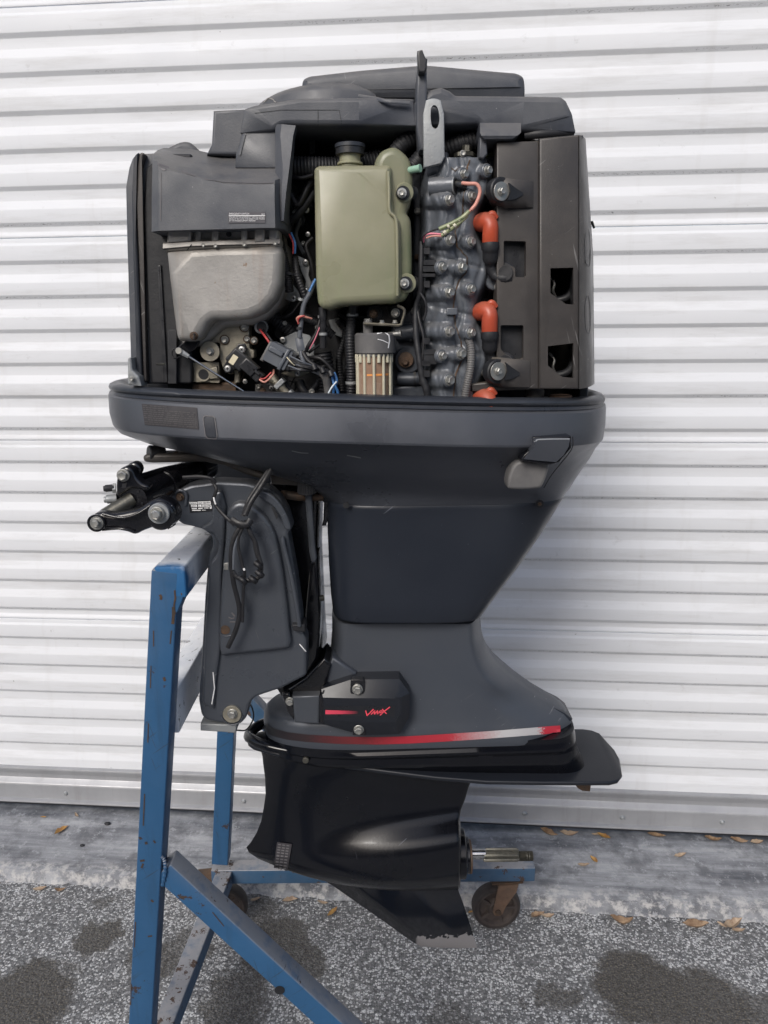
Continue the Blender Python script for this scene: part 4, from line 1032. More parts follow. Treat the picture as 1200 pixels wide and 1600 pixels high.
disc('screw_cap', 843, 787, -.1295, 6.5, 2.5, 'interior_black', apron); bolt(843, 787, -.1305, 4.2, apron, kind='dark', name='screw')
disc('side_peg', 541, 789, -.127, 5, 3, 'interior_black', apron)
ribbon('scuff_or_highlight', [(542, 711), (552, 712.5), (564, 715)], 1.4, 'galvanised', pan, ON, .0006, 3); ribbon('scuff_or_highlight', [(456, 704), (470, 707), (482, 707.5)], 1.2, 'galvanised', pan, ON, .0006, 3)
plate('latch_tail', [(914, 722), (922, 716), (910, 732)], 0, .02, 'black_paint', G, .001)
# ---------------------------------------------------------------- powerhead: dark block that fills the bay
blk = patch('engine_block', [[(345, 238, -.03), (480, 205, -.05), (700, 205, -.05), (900, 216, -.03)], [(300, 300, -.04), (480, 300, -.06), (700, 300, -.06), (900, 300, -.04)], [(262, 400, -.05), (480, 400, -.085), (700, 400, -.10), (900, 400, -.05)], [(262, 640, -.08), (480, 640, -.10), (700, 640, -.12), (900, 640, -.06)]], .2, 'interior_black', G, smooth=10)
for i in range(26):
    x, y = random.uniform(440, 660), random.uniform(200, 620); w_, h_ = random.uniform(8, 34), random.uniform(8, 40)
    plate('casting_pad', [(x, y), (x+w_, y+random.uniform(-4, 4)), (x+w_, y+h_), (x, y+h_+random.uniform(-4, 4))], random.uniform(-.125, -.10), .05, random.choice(['interior_black', 'block_grey', 'dark_plastic', 'interior_black']), blk, .002, r=3)
for px, py, r_ in ((470, 345, 9), (455, 300, 12), (470, 560, 14), (505, 600, 12), (440, 520, 10), (620, 600, 12), (540, 610, 14)):
    disc('casting_boss', px, py, -.10, r_, 14, 'block_grey', blk)
# left frame (front panel of the cowling) seen edge on
def lf(xs_t, Y, d, mtl, name, **kw): return plate(name, xs_t, Y, d, mtl, G, .003, **kw)
lf([(196, 292), (201, 262), (207, 246), (214, 240), (262, 238), (262, 300), (264, 600), (207, 600), (204, 570), (198, 380)], -.172, .34, 'top_plastic', 'front_panel', r=3)
lf([(208, 246), (212, 240), (216.5, 237.5), (213, 262), (211, 330), (215, 400), (222, 597), (213, 597), (206.5, 380), (205, 300)], -.186, .03, 'seal_rubber', 'panel_seal', r=2)
lf([(217, 240), (221, 237), (226, 240), (219, 262), (217, 330), (222, 400), (230, 597), (224, 597), (216, 400), (212.5, 320), (214, 262)], -.184, .03, 'brown_plastic', 'panel_seal', r=2)
lf([(228, 262), (242, 250), (243, 240), (300, 240), (300, 400), (300, 600), (236, 600), (227, 420), (223, 330)], -.178, .05, 'interior_black', 'panel_liner', r=5)
plate('panel_rib', [(246, 415), (251, 414), (262, 598), (256, 598)], -.182, .02, 'dark_plastic', G, .001); plate('panel_rib', [(262, 515), (276, 515), (276, 600), (262, 600)], -.186, .02, 'rubber', G, .001)
tube('panel_pin', [(246, 569, -.19), (258, 569, -.205)], 1.8, 'dark_steel', G)
br = plate('rim_bracket', [(199, 601), (199, 560), (204, 558), (207, 578), (217, 588), (221, 604)], -.20, .03, 'galvanised', G, .003, r=2)
bolt(206, 592, -.203, 4, br)
# ---------------------------------------------------------------- flywheel cover
fly = plate('flywheel_cover', [(380, 169), (398, 163), (470, 152), (560, 151), (648, 153), (649, 196), (560, 196), (456, 195), (440, 196), (428, 204), (374, 208)], -.195, .36, 'top_plastic', G, .006, r=3, smooth=50)
plate('cover_wing', [(646, 160), (660, 148), (672, 138), (690, 134), (704, 140), (712, 147), (820, 148), (877, 149), (886, 155), (896, 176), (902, 206), (818, 205), (750, 206), (748, 194), (646, 196)], -.197, .36, 'top_plastic', fly, .008, r=3, smooth=50)
plate('cover_step', [(333, 172), (396, 169), (392, 200), (378, 243), (322, 241), (330, 225)], -.165, .20, 'top_plastic', fly, .004)
plate('air_duct', [(470, 136), (472, 121), (482, 116), (560, 107), (655, 99), (672, 99), (760, 107), (808, 111), (820, 117), (822, 130), (822, 152), (470, 152)], -.13, .24, 'top_plastic', fly, .010, r=5, smooth=50)
# domed housing over the flywheel
rr = []
for k, (L, Rr, hw) in enumerate([((395, 215), (640, 215), .150), ((396, 183), (640, 183), .150), ((398, 177), (634, 177), .147), ((406, 172), (626, 172), .138), ((424, 167), (610, 167), .118), ((450, 164), (590, 164), .088), ((480, 162), (560, 162), .05)]): rr.append(ring(L, Rr, hw, n=2.1, N=72))
obj('flywheel_dome', loft_me(rr), 'top_plastic', fly, smooth=60)
tube('swept_ridge', [(560, 150, -.16), (585, 154, -.188), (605, 158, -.200), (640, 161, -.200)], 3, 'top_plastic', fly, flat=.4)
ribbon('cover_seam', [(497, 172), (497, 196)], .8, 'interior_black', fly, [fly], .0006); ribbon('cover_seam', [(398, 177), (440, 172), (530, 172), (534, 194)], .7, 'interior_black', fly, [fly], .0006)
plate('cover_post', [(652, 108), (667, 106), (668, 195), (676, 235), (655, 235), (650, 195), (650, 150)], -.2005, .05, 'top_plastic', fly, .003)
plate('cover_clip', [(652, 79), (660, 77), (665, 90), (668, 91), (667, 108), (664, 114), (654, 113), (653, 108)], -.211, .014, 'dark_plastic', fly, .002)
patch('cover_lip', [[(750, 192, -.208), (814, 192, -.208)], [(750, 207, -.222), (814, 207, -.222)], [(752, 212, -.224), (808, 212, -.224)], [(757, 217, -.222), (800, 217, -.222)]], -.17, 'top_plastic', fly, smooth=40)
plate('cover_hook', [(750, 210), (760, 213), (762, 240), (756, 248), (748, 246)], -.215, .02, 'top_plastic', fly, .002)
ribbon('scuff_or_highlight', [(817, 158), (815, 165), (820, 170)], 1.2, 'print_grey', fly, [fly], .0006, 2); ribbon('scuff_or_highlight', [(830, 166), (838, 158), (850, 154)], 1.0, 'print_grey', fly, [fly], .0006, 2)
ribbon('scuff_or_highlight', [(413, 160), (420, 153), (428, 156), (431, 161)], 1.6, 'cast_aluminium', fly, [fly] + [o for o in COL.objects if o.name.startswith('flywheel_dome')], .0009, 2)
# flywheel rim visible through the opening
fw = []
for py, k in ((198, .99), (200, 1.0), (206, 1.0), (207, .985), (210, .985), (211, 1.01), (216, 1.01), (217, .98), (222, .97), (224, .9)):
    c_ = P(530, py, 0); fw.append([Vector((c_.x+.150*k*cos(a), .150*k*sin(a)-.005, c_.z-.012)) for a in [2*pi*j/72 for j in range(72)]])
flyw = obj('flywheel', loft_me(fw), 'interior_black', G, smooth=30)
bm = bmesh.new(); c_ = P(530, 213, 0); path = [Vector((c_.x+.1535*cos(a), .1535*sin(a)-.005, c_.z-.014)) for a in [pi*1.05+pi*.9*j/40 for j in range(41)]]
sweep_into(bm, path, .0042, 8); obj('ring_gear', from_bm(bm), 'brown_ring', flyw, smooth=60)
# ---------------------------------------------------------------- electrical cover (upper left)
ec = patch('electrical_cover', [
 [(247, 234, -.168), (256, 231, -.145), (300, 233, -.145), (345, 243, -.15), (380, 243, -.15), (405, 243, -.15), (430, 243, -.15), (445, 240, -.155)],
 [(239, 241, -.195), (249, 240, -.190), (300, 250, -.188), (350, 262, -.186), (380, 262, -.185), (405, 262, -.185), (431, 262, -.185), (444, 262, -.180)],
 [(238, 250, -.212), (246, 252, -.222), (300, 268, -.222), (350, 280, -.224), (380, 283, -.225), (405, 283, -.225), (430, 281, -.225), (443, 278, -.205)],
 [(238, 262, -.216), (248, 262, -.231), (300, 275, -.232), (350, 287, -.233), (380, 289, -.233), (405, 289, -.233), (429, 288, -.233), (442, 288, -.212)],
 [(237, 310, -.217), (248, 310, -.233), (300, 310, -.235), (350, 310, -.236), (380, 310, -.236), (405, 310, -.236), (429, 310, -.236), (442, 312, -.214)],
 [(237, 362, -.218), (248, 360.5, -.234), (300, 359, -.236), (350, 358, -.237), (380, 357, -.237), (405, 356, -.237), (430, 356, -.237), (444, 357.5, -.215)]], -.10, 'top_plastic', G, smooth=38)
plate('cover_box', [(366, 262), (367, 240), (376, 205), (380, 201), (432, 201), (438, 262)], -.192, .10, 'top_plastic', ec, .007, r=2, smooth=50)
patch('cover_flange', [[(430, 195, -.193), (440, 194, -.199), (462, 196, -.199)], [(430, 215, -.194), (438, 212, -.201), (458, 212, -.201)], [(430, 262, -.200), (442, 262, -.212), (452, 262, -.212)], [(430, 300, -.212), (440, 300, -.226), (447, 300, -.224)], [(430, 345, -.214), (441, 345, -.226), (443, 345, -.226)]], -.18, 'top_plastic', ec, smooth=30)
plate('cover_hump', smooth_poly([(255, 235), (275, 223), (290, 220), (302, 226), (312, 243), (262, 245)], 3), -.10, .08, 'top_plastic', ec, .006, smooth=60)
lab = quads('warning_label', [((357, 331), (415, 331), (415, 348.5), (357, 349))], 'label_bg', ec, [ec], .0008, 4)
lettering('label_lettering', 'EMERGENCY SWITCH', [(358.5, 333), (389.5, 333), (389.5, 336), (358.5, 336)], 'print_white', lab, [ec], .0016)
lettering('label_lettering', '6H', [(409, 333.8), (413.5, 333.8), (413.5, 336), (409, 336)], 'print_white', lab, [ec], .0016)
quads('label_rule', [((358, 336.8), (414.5, 336.6), (414.5, 337.7), (358, 338))], 'print_white', lab, [ec], .0016, 3)
for k, t in enumerate(('FAILURE OF THE EMERGENCY SWITCH COULD', 'RESULT IN LOSS FOR BOAT OR TURN', 'BY THE ENGINE SUPPORT PERSONS')):
    lettering('label_lettering', t, [(358.8, 338.6+k*2.9), (413.5-(14 if k == 2 else 0), 338.6+k*2.9), (413.5-(14 if k == 2 else 0), 340.5+k*2.9), (358.8, 340.5+k*2.9)], 'print_white', lab, [ec], .0016)
ribbon('scuff_or_highlight', [(251, 262), (256, 266), (260, 264)], 2.5, 'print_grey', ec, [ec], .0007, 2); ribbon('scuff_or_highlight', [(252, 270), (252, 300), (251, 345)], 1.0, 'print_grey', ec, [ec], .0007, 3)  # small scuff, then a painted highlight down the corner crease
ribbon('wear_highlight', [(246, 256), (262, 262), (285, 268), (305, 275)], 2.6, 'print_grey', ec, [ec], .0006, 3); ribbon('wear_highlight', [(320, 280), (350, 285), (400, 286.5), (428, 286)], 1.2, 'print_grey', ec, [ec], .0006, 3)  # worn crease edges, with the crease highlight painted in
# ---------------------------------------------------------------- cast silencer box (upper left, below the cover)
sbp = [(258, 392), (300, 386), (352, 383), (400, 382), (436, 381), (441, 395), (441, 420), (439, 445), (430, 468), (412, 487), (390, 497), (366, 500), (333, 500), (323, 508), (311, 530), (300, 534), (278, 533), (274, 526), (268, 480), (262, 430)]
sb = plate('silencer_box', sbp, -.215, .11, 'cast_aluminium', G, .012, r=3, seg=5, smooth=70)
plate('box_body', [(262, 372), (440, 372), (447, 400), (447, 450), (436, 478), (414, 500), (392, 508), (350, 512), (318, 542), (282, 542)], -.180, .10, 'cast_aluminium', sb, .008, r=6, smooth=60)
patch('box_flange', [[(256, 378, -.205), (300, 375, -.208), (352, 373, -.208), (436, 370, -.206)], [(254.5, 381, -.213), (300, 378, -.217), (352, 376, -.217), (437, 374, -.214)], [(254.5, 388, -.214), (300, 384, -.218), (352, 382, -.218), (437, 380, -.215)], [(257, 393, -.208), (300, 390, -.212), (352, 387, -.212), (437, 385, -.210)]], -.15, 'cast_aluminium', sb, smooth=50)
ribbon('gasket_line', [(256, 389.5), (300, 385.5), (352, 383.5), (437, 381.5)], 1.0, 'interior_black', sb, [sb]+[o for o in COL.objects if o.name == 'box_flange'], .0004, 6)
patch('box_top', [[(262, 352, -.206), (436, 350, -.206)], [(261, 379, -.208), (436, 374, -.208)]], -.12, 'cast_aluminium', sb)
for x0, x1, Y in ((262, 298, -.217), (304, 314, -.213), (330, 341, -.216), (376, 386, -.216), (397, 413, -.218), (419, 434, -.213)):
    plate('box_rib', [(x0, 350), (x1, 350), (x1, 377), (x0, 379)], Y, .03, 'cast_aluminium', sb, .003, smooth=60)
disc('box_hole', 357.5, 366, -.2085, 4.2, .8, 'interior_black', sb)
for px, py in ((318, 383), (337, 384), (382, 382), (430, 380)): bolt(px, py, -.216, 3.6, sb)
ribbon('stain', [(300, 382), (296, 386), (292, 391)], 1.2, 'interior_black', sb, [sb]+[o for o in COL.objects if o.name.startswith('box_flange')], .0006, 2)
# ---------------------------------------------------------------- linkage plate and parts under it
lp = plate('linkage_plate', [(333, 512), (345, 504), (389, 503), (390, 545), (397, 547), (397, 560), (376, 562), (366, 582), (360, 586), (350, 580), (343, 560), (343, 536), (330, 536), (318, 528)], -.170, .02, 'dirty_aluminium', G, .0015, r=3)
for px, py, r_, k in ((382, 511, 6.5, 'hex'), (351, 531, 6.2, 'hex'), (386, 530, 4.5, 'hex'), (397, 532, 5, 'hex')): disc('bolt_recess', px, py, -.1705, r_+1.5, 1.5, 'rusty_steel', lp); bolt(px, py, -.172, r_, lp)
disc('pulley_disc', 328.5, 549, -.178, 15.3, 4, 'dirty_aluminium', G); bolt(328, 549, -.1825, 6.2, G)
thr = plate('throttle_body', [(282, 567), (342, 566), (343, 598), (285, 596)], -.168, .04, 'dirty_aluminium', G, .0025, r=2)
disc('bore_ring', 318, 585, -.170, 11, 3, 'dirty_aluminium', thr); disc('bore_hole', 318, 585, -.1725, 8, .6, 'interior_black', thr); disc('bore_hole', 294.5, 570, -.1685, 2.6, .5, 'interior_black', thr)
plate('casting_lug', [(327, 576), (339, 572), (341, 592), (327, 593)], -.173, .02, 'dirty_aluminium', thr, .0015); plate('casting_lug', [(286, 567), (303, 567), (302, 574), (287, 573)], -.171, .02, 'dirty_aluminium', thr, .001)
plate('lower_casting', [(300, 598), (370, 597), (380, 580), (372, 578), (366, 600), (372, 622), (300, 622)], -.160, .04, 'rusty_steel', G, .003); plate('lower_casting', [(366, 578), (374, 576), (374, 598), (366, 600)], -.171, .03, 'dirty_aluminium', G, .002)
plate('grey_pad', [(398, 600), (430, 598), (436, 622), (398, 625)], -.150, .03, 'filter_cap', G, .002)
bolt(303, 525, -.222, 6.5, sb, kind='dark', name='screw'); plate('screw_slot', [(302.3, 520), (304, 520), (303.6, 530), (302, 530)], -.2285, .001, 'interior_black', sb, 0)
plate('linkage_arm', smooth_poly([(276, 550), (282, 538), (296, 530), (306, 528), (311, 534), (304, 546), (290, 552)], 3), -.192, .006, 'black_paint', G, .001)
tube('cable_loop', [(288, 548, -.19), (272, 545, -.195), (269, 554, -.195), (274, 560, -.195), (284, 556, -.19)], 1.2, 'wire_black', G)
rod = tube('linkage_rod', [(292, 555, -.200), (340, 586, -.196), (391, 618, -.190)], 1.9, 'steel', G)
tube('rod_end', [(278, 547, -.200), (286, 551.5, -.201), (295, 557, -.201)], lambda t: 5.5-2*t, 'galvanised', rod, nseg=6); disc('ball_joint', 280, 548, -.203, 5.2, 4, 'zinc', rod)
# position sensor, tilted
def rot_rect(cx, cy, a, b_, ang):
    c, s = cos(R(ang)), sin(R(ang)); return [(cx+x*c-y*s, cy+x*s+y*c) for x, y in ((-a, -b_), (a, -b_), (a, b_), (-a, b_))]
sen = plate('position_sensor', rot_rect(371, 562, 16, 13, 42), -.192, .02, 'dark_plastic', G, .003, r=3)
plate('sensor_ear', smooth_poly(rot_rect(367, 560, 8, 22, 33), 2), -.183, .006, 'dark_plastic', sen, .001)
bolt(378, 546, -.188, 5.5, sen, kind='cross', name='screw'); bolt(356, 576, -.188, 5.5, sen, kind='cross', name='screw')
plate('sensor_label', rot_rect(364.5, 562, 4.5, 7.5, 33), -.1928, .0006, 'label_cream', sen, 0)
plate('sensor_plug', rot_rect(388, 574, 13, 9.5, 42), -.197, .02, 'dark_plastic', sen, .002); plate('sensor_plug', rot_rect(399, 586, 10, 8, 42), -.194, .02, 'dark_plastic', sen, .002); plate('plug_rib', rot_rect(400, 581, 7, 2.2, 42), -.197, .01, 'rubber', sen, .001)
tube('wire', [(404, 592, -.192), (414, 597, -.195), (426, 586, -.195), (428, 578, -.18)], 1.6, 'wire_pink', G); tube('wire', [(400, 588, -.192), (412, 592, -.193), (424, 582, -.190)], 1.3, 'wire_red', G)
# ---------------------------------------------------------------- looms, hoses and wires in the middle
hose('loom_hose', [(434, 362, -.175), (441, 395, -.180), (449, 430, -.178), (452, 455, -.17)], 7.5, 'wire_black', G, pitch=3)
hose('loom_hose', [(461, 402, -.175), (465, 430, -.180), (476, 462, -.18), (478, 478, -.17)], 5.5, 'wire_black', G, pitch=4.2)
hose('breather_hose', [(447, 262, -.150), (480, 262, -.150), (530, 262, -.145), (600, 250, -.14)], 17, 'rubber', G, pitch=5, depth=.12)
hose('breather_hose', [(610, 250, -.16), (628, 226, -.165), (655, 210, -.16)], 13, 'rubber', G, pitch=5, depth=.12)
hose('breather_hose', [(645, 262, -.165), (660, 245, -.165), (668, 235, -.165)], 14, 'rubber', G, pitch=5, depth=.12)
hose('breather_hose', [(690, 236, -.155), (720, 224, -.165), (755, 214, -.165)], 14, 'rubber', G, pitch=5, depth=.12)
hose('fuel_hose', [(410, 480, -.13), (432, 500, -.14), (455, 520, -.14), (470, 545, -.13)], 11, 'rubber', G, pitch=4.5)
hose('fuel_hose', [(475, 495, -.14), (498, 506, -.15), (520, 524, -.14)], 7, 'rubber', G, pitch=4)
hose('fuel_hose', [(550, 487, -.170), (547, 530, -.180), (549, 580, -.180), (548, 632, -.175)], 8.2, 'rubber', G, pitch=4.3)
hose('fuel_hose', [(505, 550, -.15), (510, 590, -.15), (508, 625, -.15)], 14, 'rubber', G, pitch=5)
hose('fuel_hose', [(528, 500, -.13), (540, 520, -.13), (530, 560, -.13), (534, 610, -.13)], 6, 'rubber', G, pitch=4)
tube('tank_outlet', [(504, 480, -.19), (505, 500, -.19), (505, 520, -.185), (505, 543, -.18)], lambda t: 6.5 if t < .3 or .45 < t < .55 else 5.2, 'dark_plastic', G, nseg=14)
tube('tank_outlet', [(552, 478, -.18), (551, 492, -.18)], 7.5, 'dark_plastic', G, nseg=14)
wh = plate('white_bracket', [(464, 399), (480, 406), (484, 418), (482, 430), (486, 440), (485, 452), (478, 462), (474, 460), (478, 440), (470, 422)], -.150, .004, 'galvanised', G, .0008, r=2)
bolt(477.5, 410, -.152, 4.8, wh, kind='cross', name='screw'); bolt(478, 454, -.152, 4.2, wh, kind='cross', name='screw')
wh = plate('white_bracket', [(454, 440), (466, 455), (470, 466), (458, 472), (438, 464), (448, 452)], -.145, .004, 'galvanised', G, .0008, r=2); bolt(459, 466, -.148, 5, wh, kind='cross', name='screw')
wh = plate('white_bracket', [(438, 530), (462, 518), (484, 524), (492, 540), (490, 564), (468, 560), (444, 540)], -.150, .004, 'galvanised', G, .0008, r=2); bolt(442, 531, -.153, 5, wh, kind='cross', name='screw')
wh = plate('white_bracket', [(438, 583), (462, 576), (484, 582), (468, 590), (452, 589)], -.152, .004, 'dirty_aluminium', G, .0008, r=2); bolt(465, 584, -.156, 4.6, wh, kind='cross', name='screw')
wh = plate('white_bracket', [(513, 500), (530, 496), (540, 512), (536, 528), (520, 522)], -.118, .004, 'galvanised', G, .0008, r=2)
bolt(478.5, 328, -.14, 5, G, kind='cross', name='screw'); bolt(462, 332, -.14, 5, G, name='bolt'); tube('link_rod', [(462, 332, -.14), (478, 328, -.14)], 2, 'galvanised', G); bolt(481, 366, -.14, 4, G, kind='cross', name='screw')
disc('round_connector', 409, 511, -.165, 10.5, 10, 'galvanised', G); disc('connector_face', 409, 511, -.1745, 8, 1, 'dark_plastic', G)
tube('wire', [(406, 515, -.178), (416, 528, -.19), (424, 540, -.192)], 1.7, 'wire_red', G); tube('wire', [(411, 515, -.178), (420, 526, -.19), (428, 538, -.192)], 1.7, 'wire_black', G)
con = plate('loom_connector', rot_rect(434, 556, 19, 16, 28), -.200, .035, 'grey_plastic', G, .005, r=3, smooth=60)
plate('connector_band', rot_rect(443, 562, 3, 18, 28), -.203, .035, 'grey_plastic', con, .002); plate('connector_lip', rot_rect(452, 565, 7, 15, 28), -.198, .03, 'dark_plastic', con, .003); plate('connector_tab', rot_rect(431, 549, 12, 4, 28), -.204, .01, 'grey_plastic', con, .0015)
plate('connector_lip', rot_rect(416, 549, 3, 17, 28), -.199, .03, 'filter_cap', con, .002)
for k in range(12):
    y0 = 556+k*1.9; x0 = 452+random.uniform(-2, 3)
    tube('wire', [(x0, y0, -.200), (470, 566+k*1.2+random.uniform(-3, 3), -.207), (488, 572+k*.8, -.203+random.uniform(-.004, .004)), (506+random.uniform(-4, 4), 584+k*.4, -.195)], 1.45, 'wire_white' if False else ('wire_black' if k % 4 else 'grey_plastic'), G, nseg=7)
tube('wire', [(448, 558, -.203), (455, 566, -.207), (460, 571, -.205)], .8, 'label_cream', G)
tube('loom_tape', [(498, 580, -.196), (508, 588, -.2), (512, 604, -.195), (514, 632, -.19)], 6.5, 'filter_cap', G); tube('loom_tape', [(467, 528, -.186), (469, 540, -.188), (471, 548, -.188)], 6.5, 'grey_plastic', G, flat=.4)
for pts, c_, r_ in (([(522, 582, -.2), (526, 595, -.202), (521, 612, -.2), (520, 632, -.195)], 'wire_blue', 2.2), ([(518, 584, -.198), (522, 600, -.204), (528, 614, -.2), (525, 632, -.195)], 'wire_blue', 2.2), ([(526, 596, -.204), (518, 606, -.206), (512, 618, -.204), (511, 632, -.197)], 'wire_white', 1.4),
                    ([(491, 440, -.185), (484, 458, -.187), (475, 476, -.187), (471, 500, -.187), (468, 528, -.187)], 'grey_plastic', 4), ([(493, 436, -.187), (486, 450, -.19)], 'wire_blue', 2), ([(490, 444, -.187), (483, 456, -.19)], 'wire_blue', 2),
                    ([(470, 548, -.187), (472, 560, -.19), (480, 574, -.2), (500, 584, -.2)], 'grey_plastic', 3.4), ([(473, 550, -.187), (482, 564, -.192), (500, 576, -.2), (518, 584, -.198)], 'wire_black', 4),
                    ([(467, 505, -.190), (464, 498, -.192), (470, 494, -.194), (480, 496, -.192), (487, 498, -.188)], 'wire_pink', 1.7), ([(466, 506, -.190), (467, 497, -.194), (476, 493, -.195)], 'wire_red', 1.2),
                    ([(452, 366, -.186), (458, 380, -.19), (458, 396, -.186)], 'wire_red', 1.4), ([(455, 364, -.186), (461, 380, -.19), (461, 396, -.186)], 'wire_blue', 1.6),
                    ([(488, 372, -.16), (478, 385, -.165), (486, 410, -.165), (490, 440, -.16)], 'wire_black', 3.2), ([(452, 300, -.15), (466, 320, -.155), (482, 290, -.15), (492, 280, -.14)], 'wire_black', 5), ([(450, 350, -.14), (470, 330, -.15), (490, 300, -.14)], 'rubber', 6),
                    ([(455, 275, -.16), (470, 278, -.165), (488, 274, -.16)], 'wire_black', 3), ([(500, 500, -.16), (494, 520, -.165), (482, 540, -.17), (478, 550, -.17)], 'wire_black', 3), ([(502, 505, -.165), (492, 530, -.17), (484, 545, -.17)], 'wire_magenta', 1),
                    ([(500, 538, -.16), (490, 545, -.165), (482, 551, -.165)], 'wire_black', 2.4), ([(474, 560, -.16), (500, 560, -.17), (520, 580, -.17), (530, 600, -.17)], 'wire_black', 3.2),
                    ([(530, 490, -.13), (545, 505, -.14), (540, 540, -.14), (545, 580, -.14)], 'wire_black', 3), ([(470, 470, -.15), (455, 490, -.155), (440, 496, -.15), (420, 500, -.14)], 'wire_black', 2.6), ([(604, 490, -.12), (560, 495, -.13), (530, 490, -.12)], 'wire_black', 4),
                    ([(432, 590, -.17), (445, 604, -.175), (462, 622, -.17)], 'rubber', 3.4), ([(440, 592, -.17), (455, 610, -.17), (470, 628, -.17)], 'rubber', 3), ([(468, 596, -.15), (474, 610, -.155), (492, 624, -.15)], 'rubber', 7), ([(495, 600, -.155), (486, 612, -.16), (480, 628, -.155)], 'rubber', 5)):
    tube('wire' if r_ < 2.6 else 'cable', pts, r_, c_, G, nseg=8)
fit = tube('brass_fitting', [(425, 590, -.175), (434, 600, -.18), (446, 613, -.18), (458, 630, -.175)], lambda t: 8 if t < .22 else (6 if t < .3 else (8.5 if t < .55 else 6)), 'dirty_aluminium', G, nseg=12)
bolt(411, 611, -.172, 5, G, kind='dark'); plate('hose_clamp', rot_rect(436, 600, 4, 9, 45), -.190, .02, 'galvanised', fit, .001); plate('hose_clamp', rot_rect(450, 617, 3, 8, 45), -.190, .02, 'galvanised', fit, .001)
for px, py, Y, r_, k in ((497, 512, -.158, 4.5, 'hex'), (531, 508, -.122, 4.5, 'hex'), (543, 556, -.14, 4, 'dark'), (487, 612, -.165, 4.5, 'hex'), (404, 604, -.155, 4, 'hex'), (424, 606, -.155, 4, 'cross'), (445, 505, -.15, 3.6, 'hex'), (474, 380, -.12, 3.6, 'hex'), (522, 606, -.168, 4, 'dark'), (600, 470, -.15, 4, 'dark'), (652, 330, -.135, 5, 'hex'), (652, 402, -.135, 5, 'dark'), (648, 486, -.152, 6, 'hex'), (660, 628, -.17, 6, 'dark'), (398, 620, -.16, 5, 'hex'), (446, 628, -.175, 4, 'hex'), (383, 596, -.165, 4, 'cross')):
    bolt(px, py, Y, r_, G, kind=k)
for px, py, Y, r_, ax in ((504, 497, -.187, 7.4, (0, 0, 1)), (505, 524, -.185, 6.6, (0, 0, 1)), (551, 494, -.178, 9.4, (0, 0, 1)), (549, 600, -.178, 9.3, (0, 0, 1)), (452, 430, -.178, 8.6, (.1, 0, 1)), (465, 432, -.180, 6.4, (.1, 0, 1)), (441, 398, -.180, 8.4, (0, 0, 1)), (470, 470, -.187, 5, (.3, 0, 1)), (468, 515, -.187, 5, (0, 0, 1)), (640, 519, -.157, 14, (1, 0, 0)), (646, 592, -.167, 11, (1, 0, 0))):
    disc('hose_band', px, py, Y, r_, 4, random.choice(['dark_plastic', 'galvanised', 'rubber']), G, axis=ax, n=20)
for k in range(9):
    u = k/8; tube('loom_tie', [(490+u*34, 571+u*12, -.208), (493+u*34, 578+u*13, -.210)], 5, 'wire_black', G, nseg=8) if k % 3 == 0 else None
# extra dark tangle further back
for k in range(44):
    x, y = random.uniform(405, 655), random.uniform(215, 620); pts = [(x, y, -.11)]
    for j in range(3): pts.append((pts[-1][0]+random.uniform(-22, 22), pts[-1][1]+random.uniform(4, 34), -.112+random.uniform(-.018, .01)))
    tube('cable', pts, random.uniform(1.2, 3.6), random.choice(['wire_black', 'rubber', 'wire_black', 'grey_plastic', 'dark_plastic']), G, nseg=6, per=4)
# ---------------------------------------------------------------- oil tank
tk = plate('oil_tank', [(490, 262), (497, 257), (560, 256), (612, 256), (613, 300), (616, 332), (626, 345), (628, 440), (627, 462), (618, 472), (530, 477), (515, 483), (503, 482), (496, 474), (493, 440)], -.224, .09, 'tank_plastic', G, .010, r=8, seg=5, smooth=70)
plate('tank_lobe', smooth_poly([(584, 262), (590, 242), (600, 232), (616, 228), (630, 236), (641, 250), (645, 270), (645, 300), (641, 318), (636, 332), (642, 345), (644, 390), (644, 430), (640, 455), (630, 470), (600, 472), (584, 440), (582, 330)], 3), -.212, .075, 'tank_lobe', tk, .010, seg=5, smooth=70)
bead = tube('tank_bead', [(607, 268, -.2245), (608, 300, -.2255), (609, 330, -.2255), (619, 345, -.2255), (621, 400, -.2255), (621, 462, -.2245)], 2.4, 'tank_plastic', tk)
cx_, cz_ = P(547, 240, -.19), 0
def vert_cyl(name, px, py, Y, rpx, hpx, mtl, parent, n=32, bev=.15, **kw): return disc(name, px, py, Y, rpx, hpx, mtl, parent, axis=(0, 0, 1), bevel=bev, n=n, **kw)
vert_cyl('tank_neck', 547, 262, -.185, 16.5, 30, 'tank_plastic', tk); cap = vert_cyl('tank_cap', 547, 242.5, -.185, 22.5, 14, 'dark_plastic', tk)
vert_cyl('cap_rim', 547, 232, -.185, 24, 5.5, 'seal_rubber', tk); vert_cyl('neck_ring', 547, 258, -.185, 20, 3, 'tank_plastic', tk)
tube('tank_spout', [(632, 268, -.20), (645, 265, -.212), (657, 262.5, -.218)], lambda t: 5.8 if t > .9 else 5.2, 'mint_plastic', tk, nseg=14)
for px, py in ((630, 302), (634, 443)):
    disc('tank_ear', px, py, -.205, 14.5, 10, 'tank_plastic', tk, axis=(.25, -1, 0)); disc('grommet', px-1, py, -.2135, 10.5, 5, 'rubber', tk, axis=(.2, -1, 0)); disc('spacer', px-2, py, -.2175, 7.5, 4, 'galvanised', tk); bolt(px-3, py, -.221, 6, tk)
    disc('boss_post', px+16, py, -.165, 10, 14, 'head_grey', G, axis=(-.7, -.7, 0))
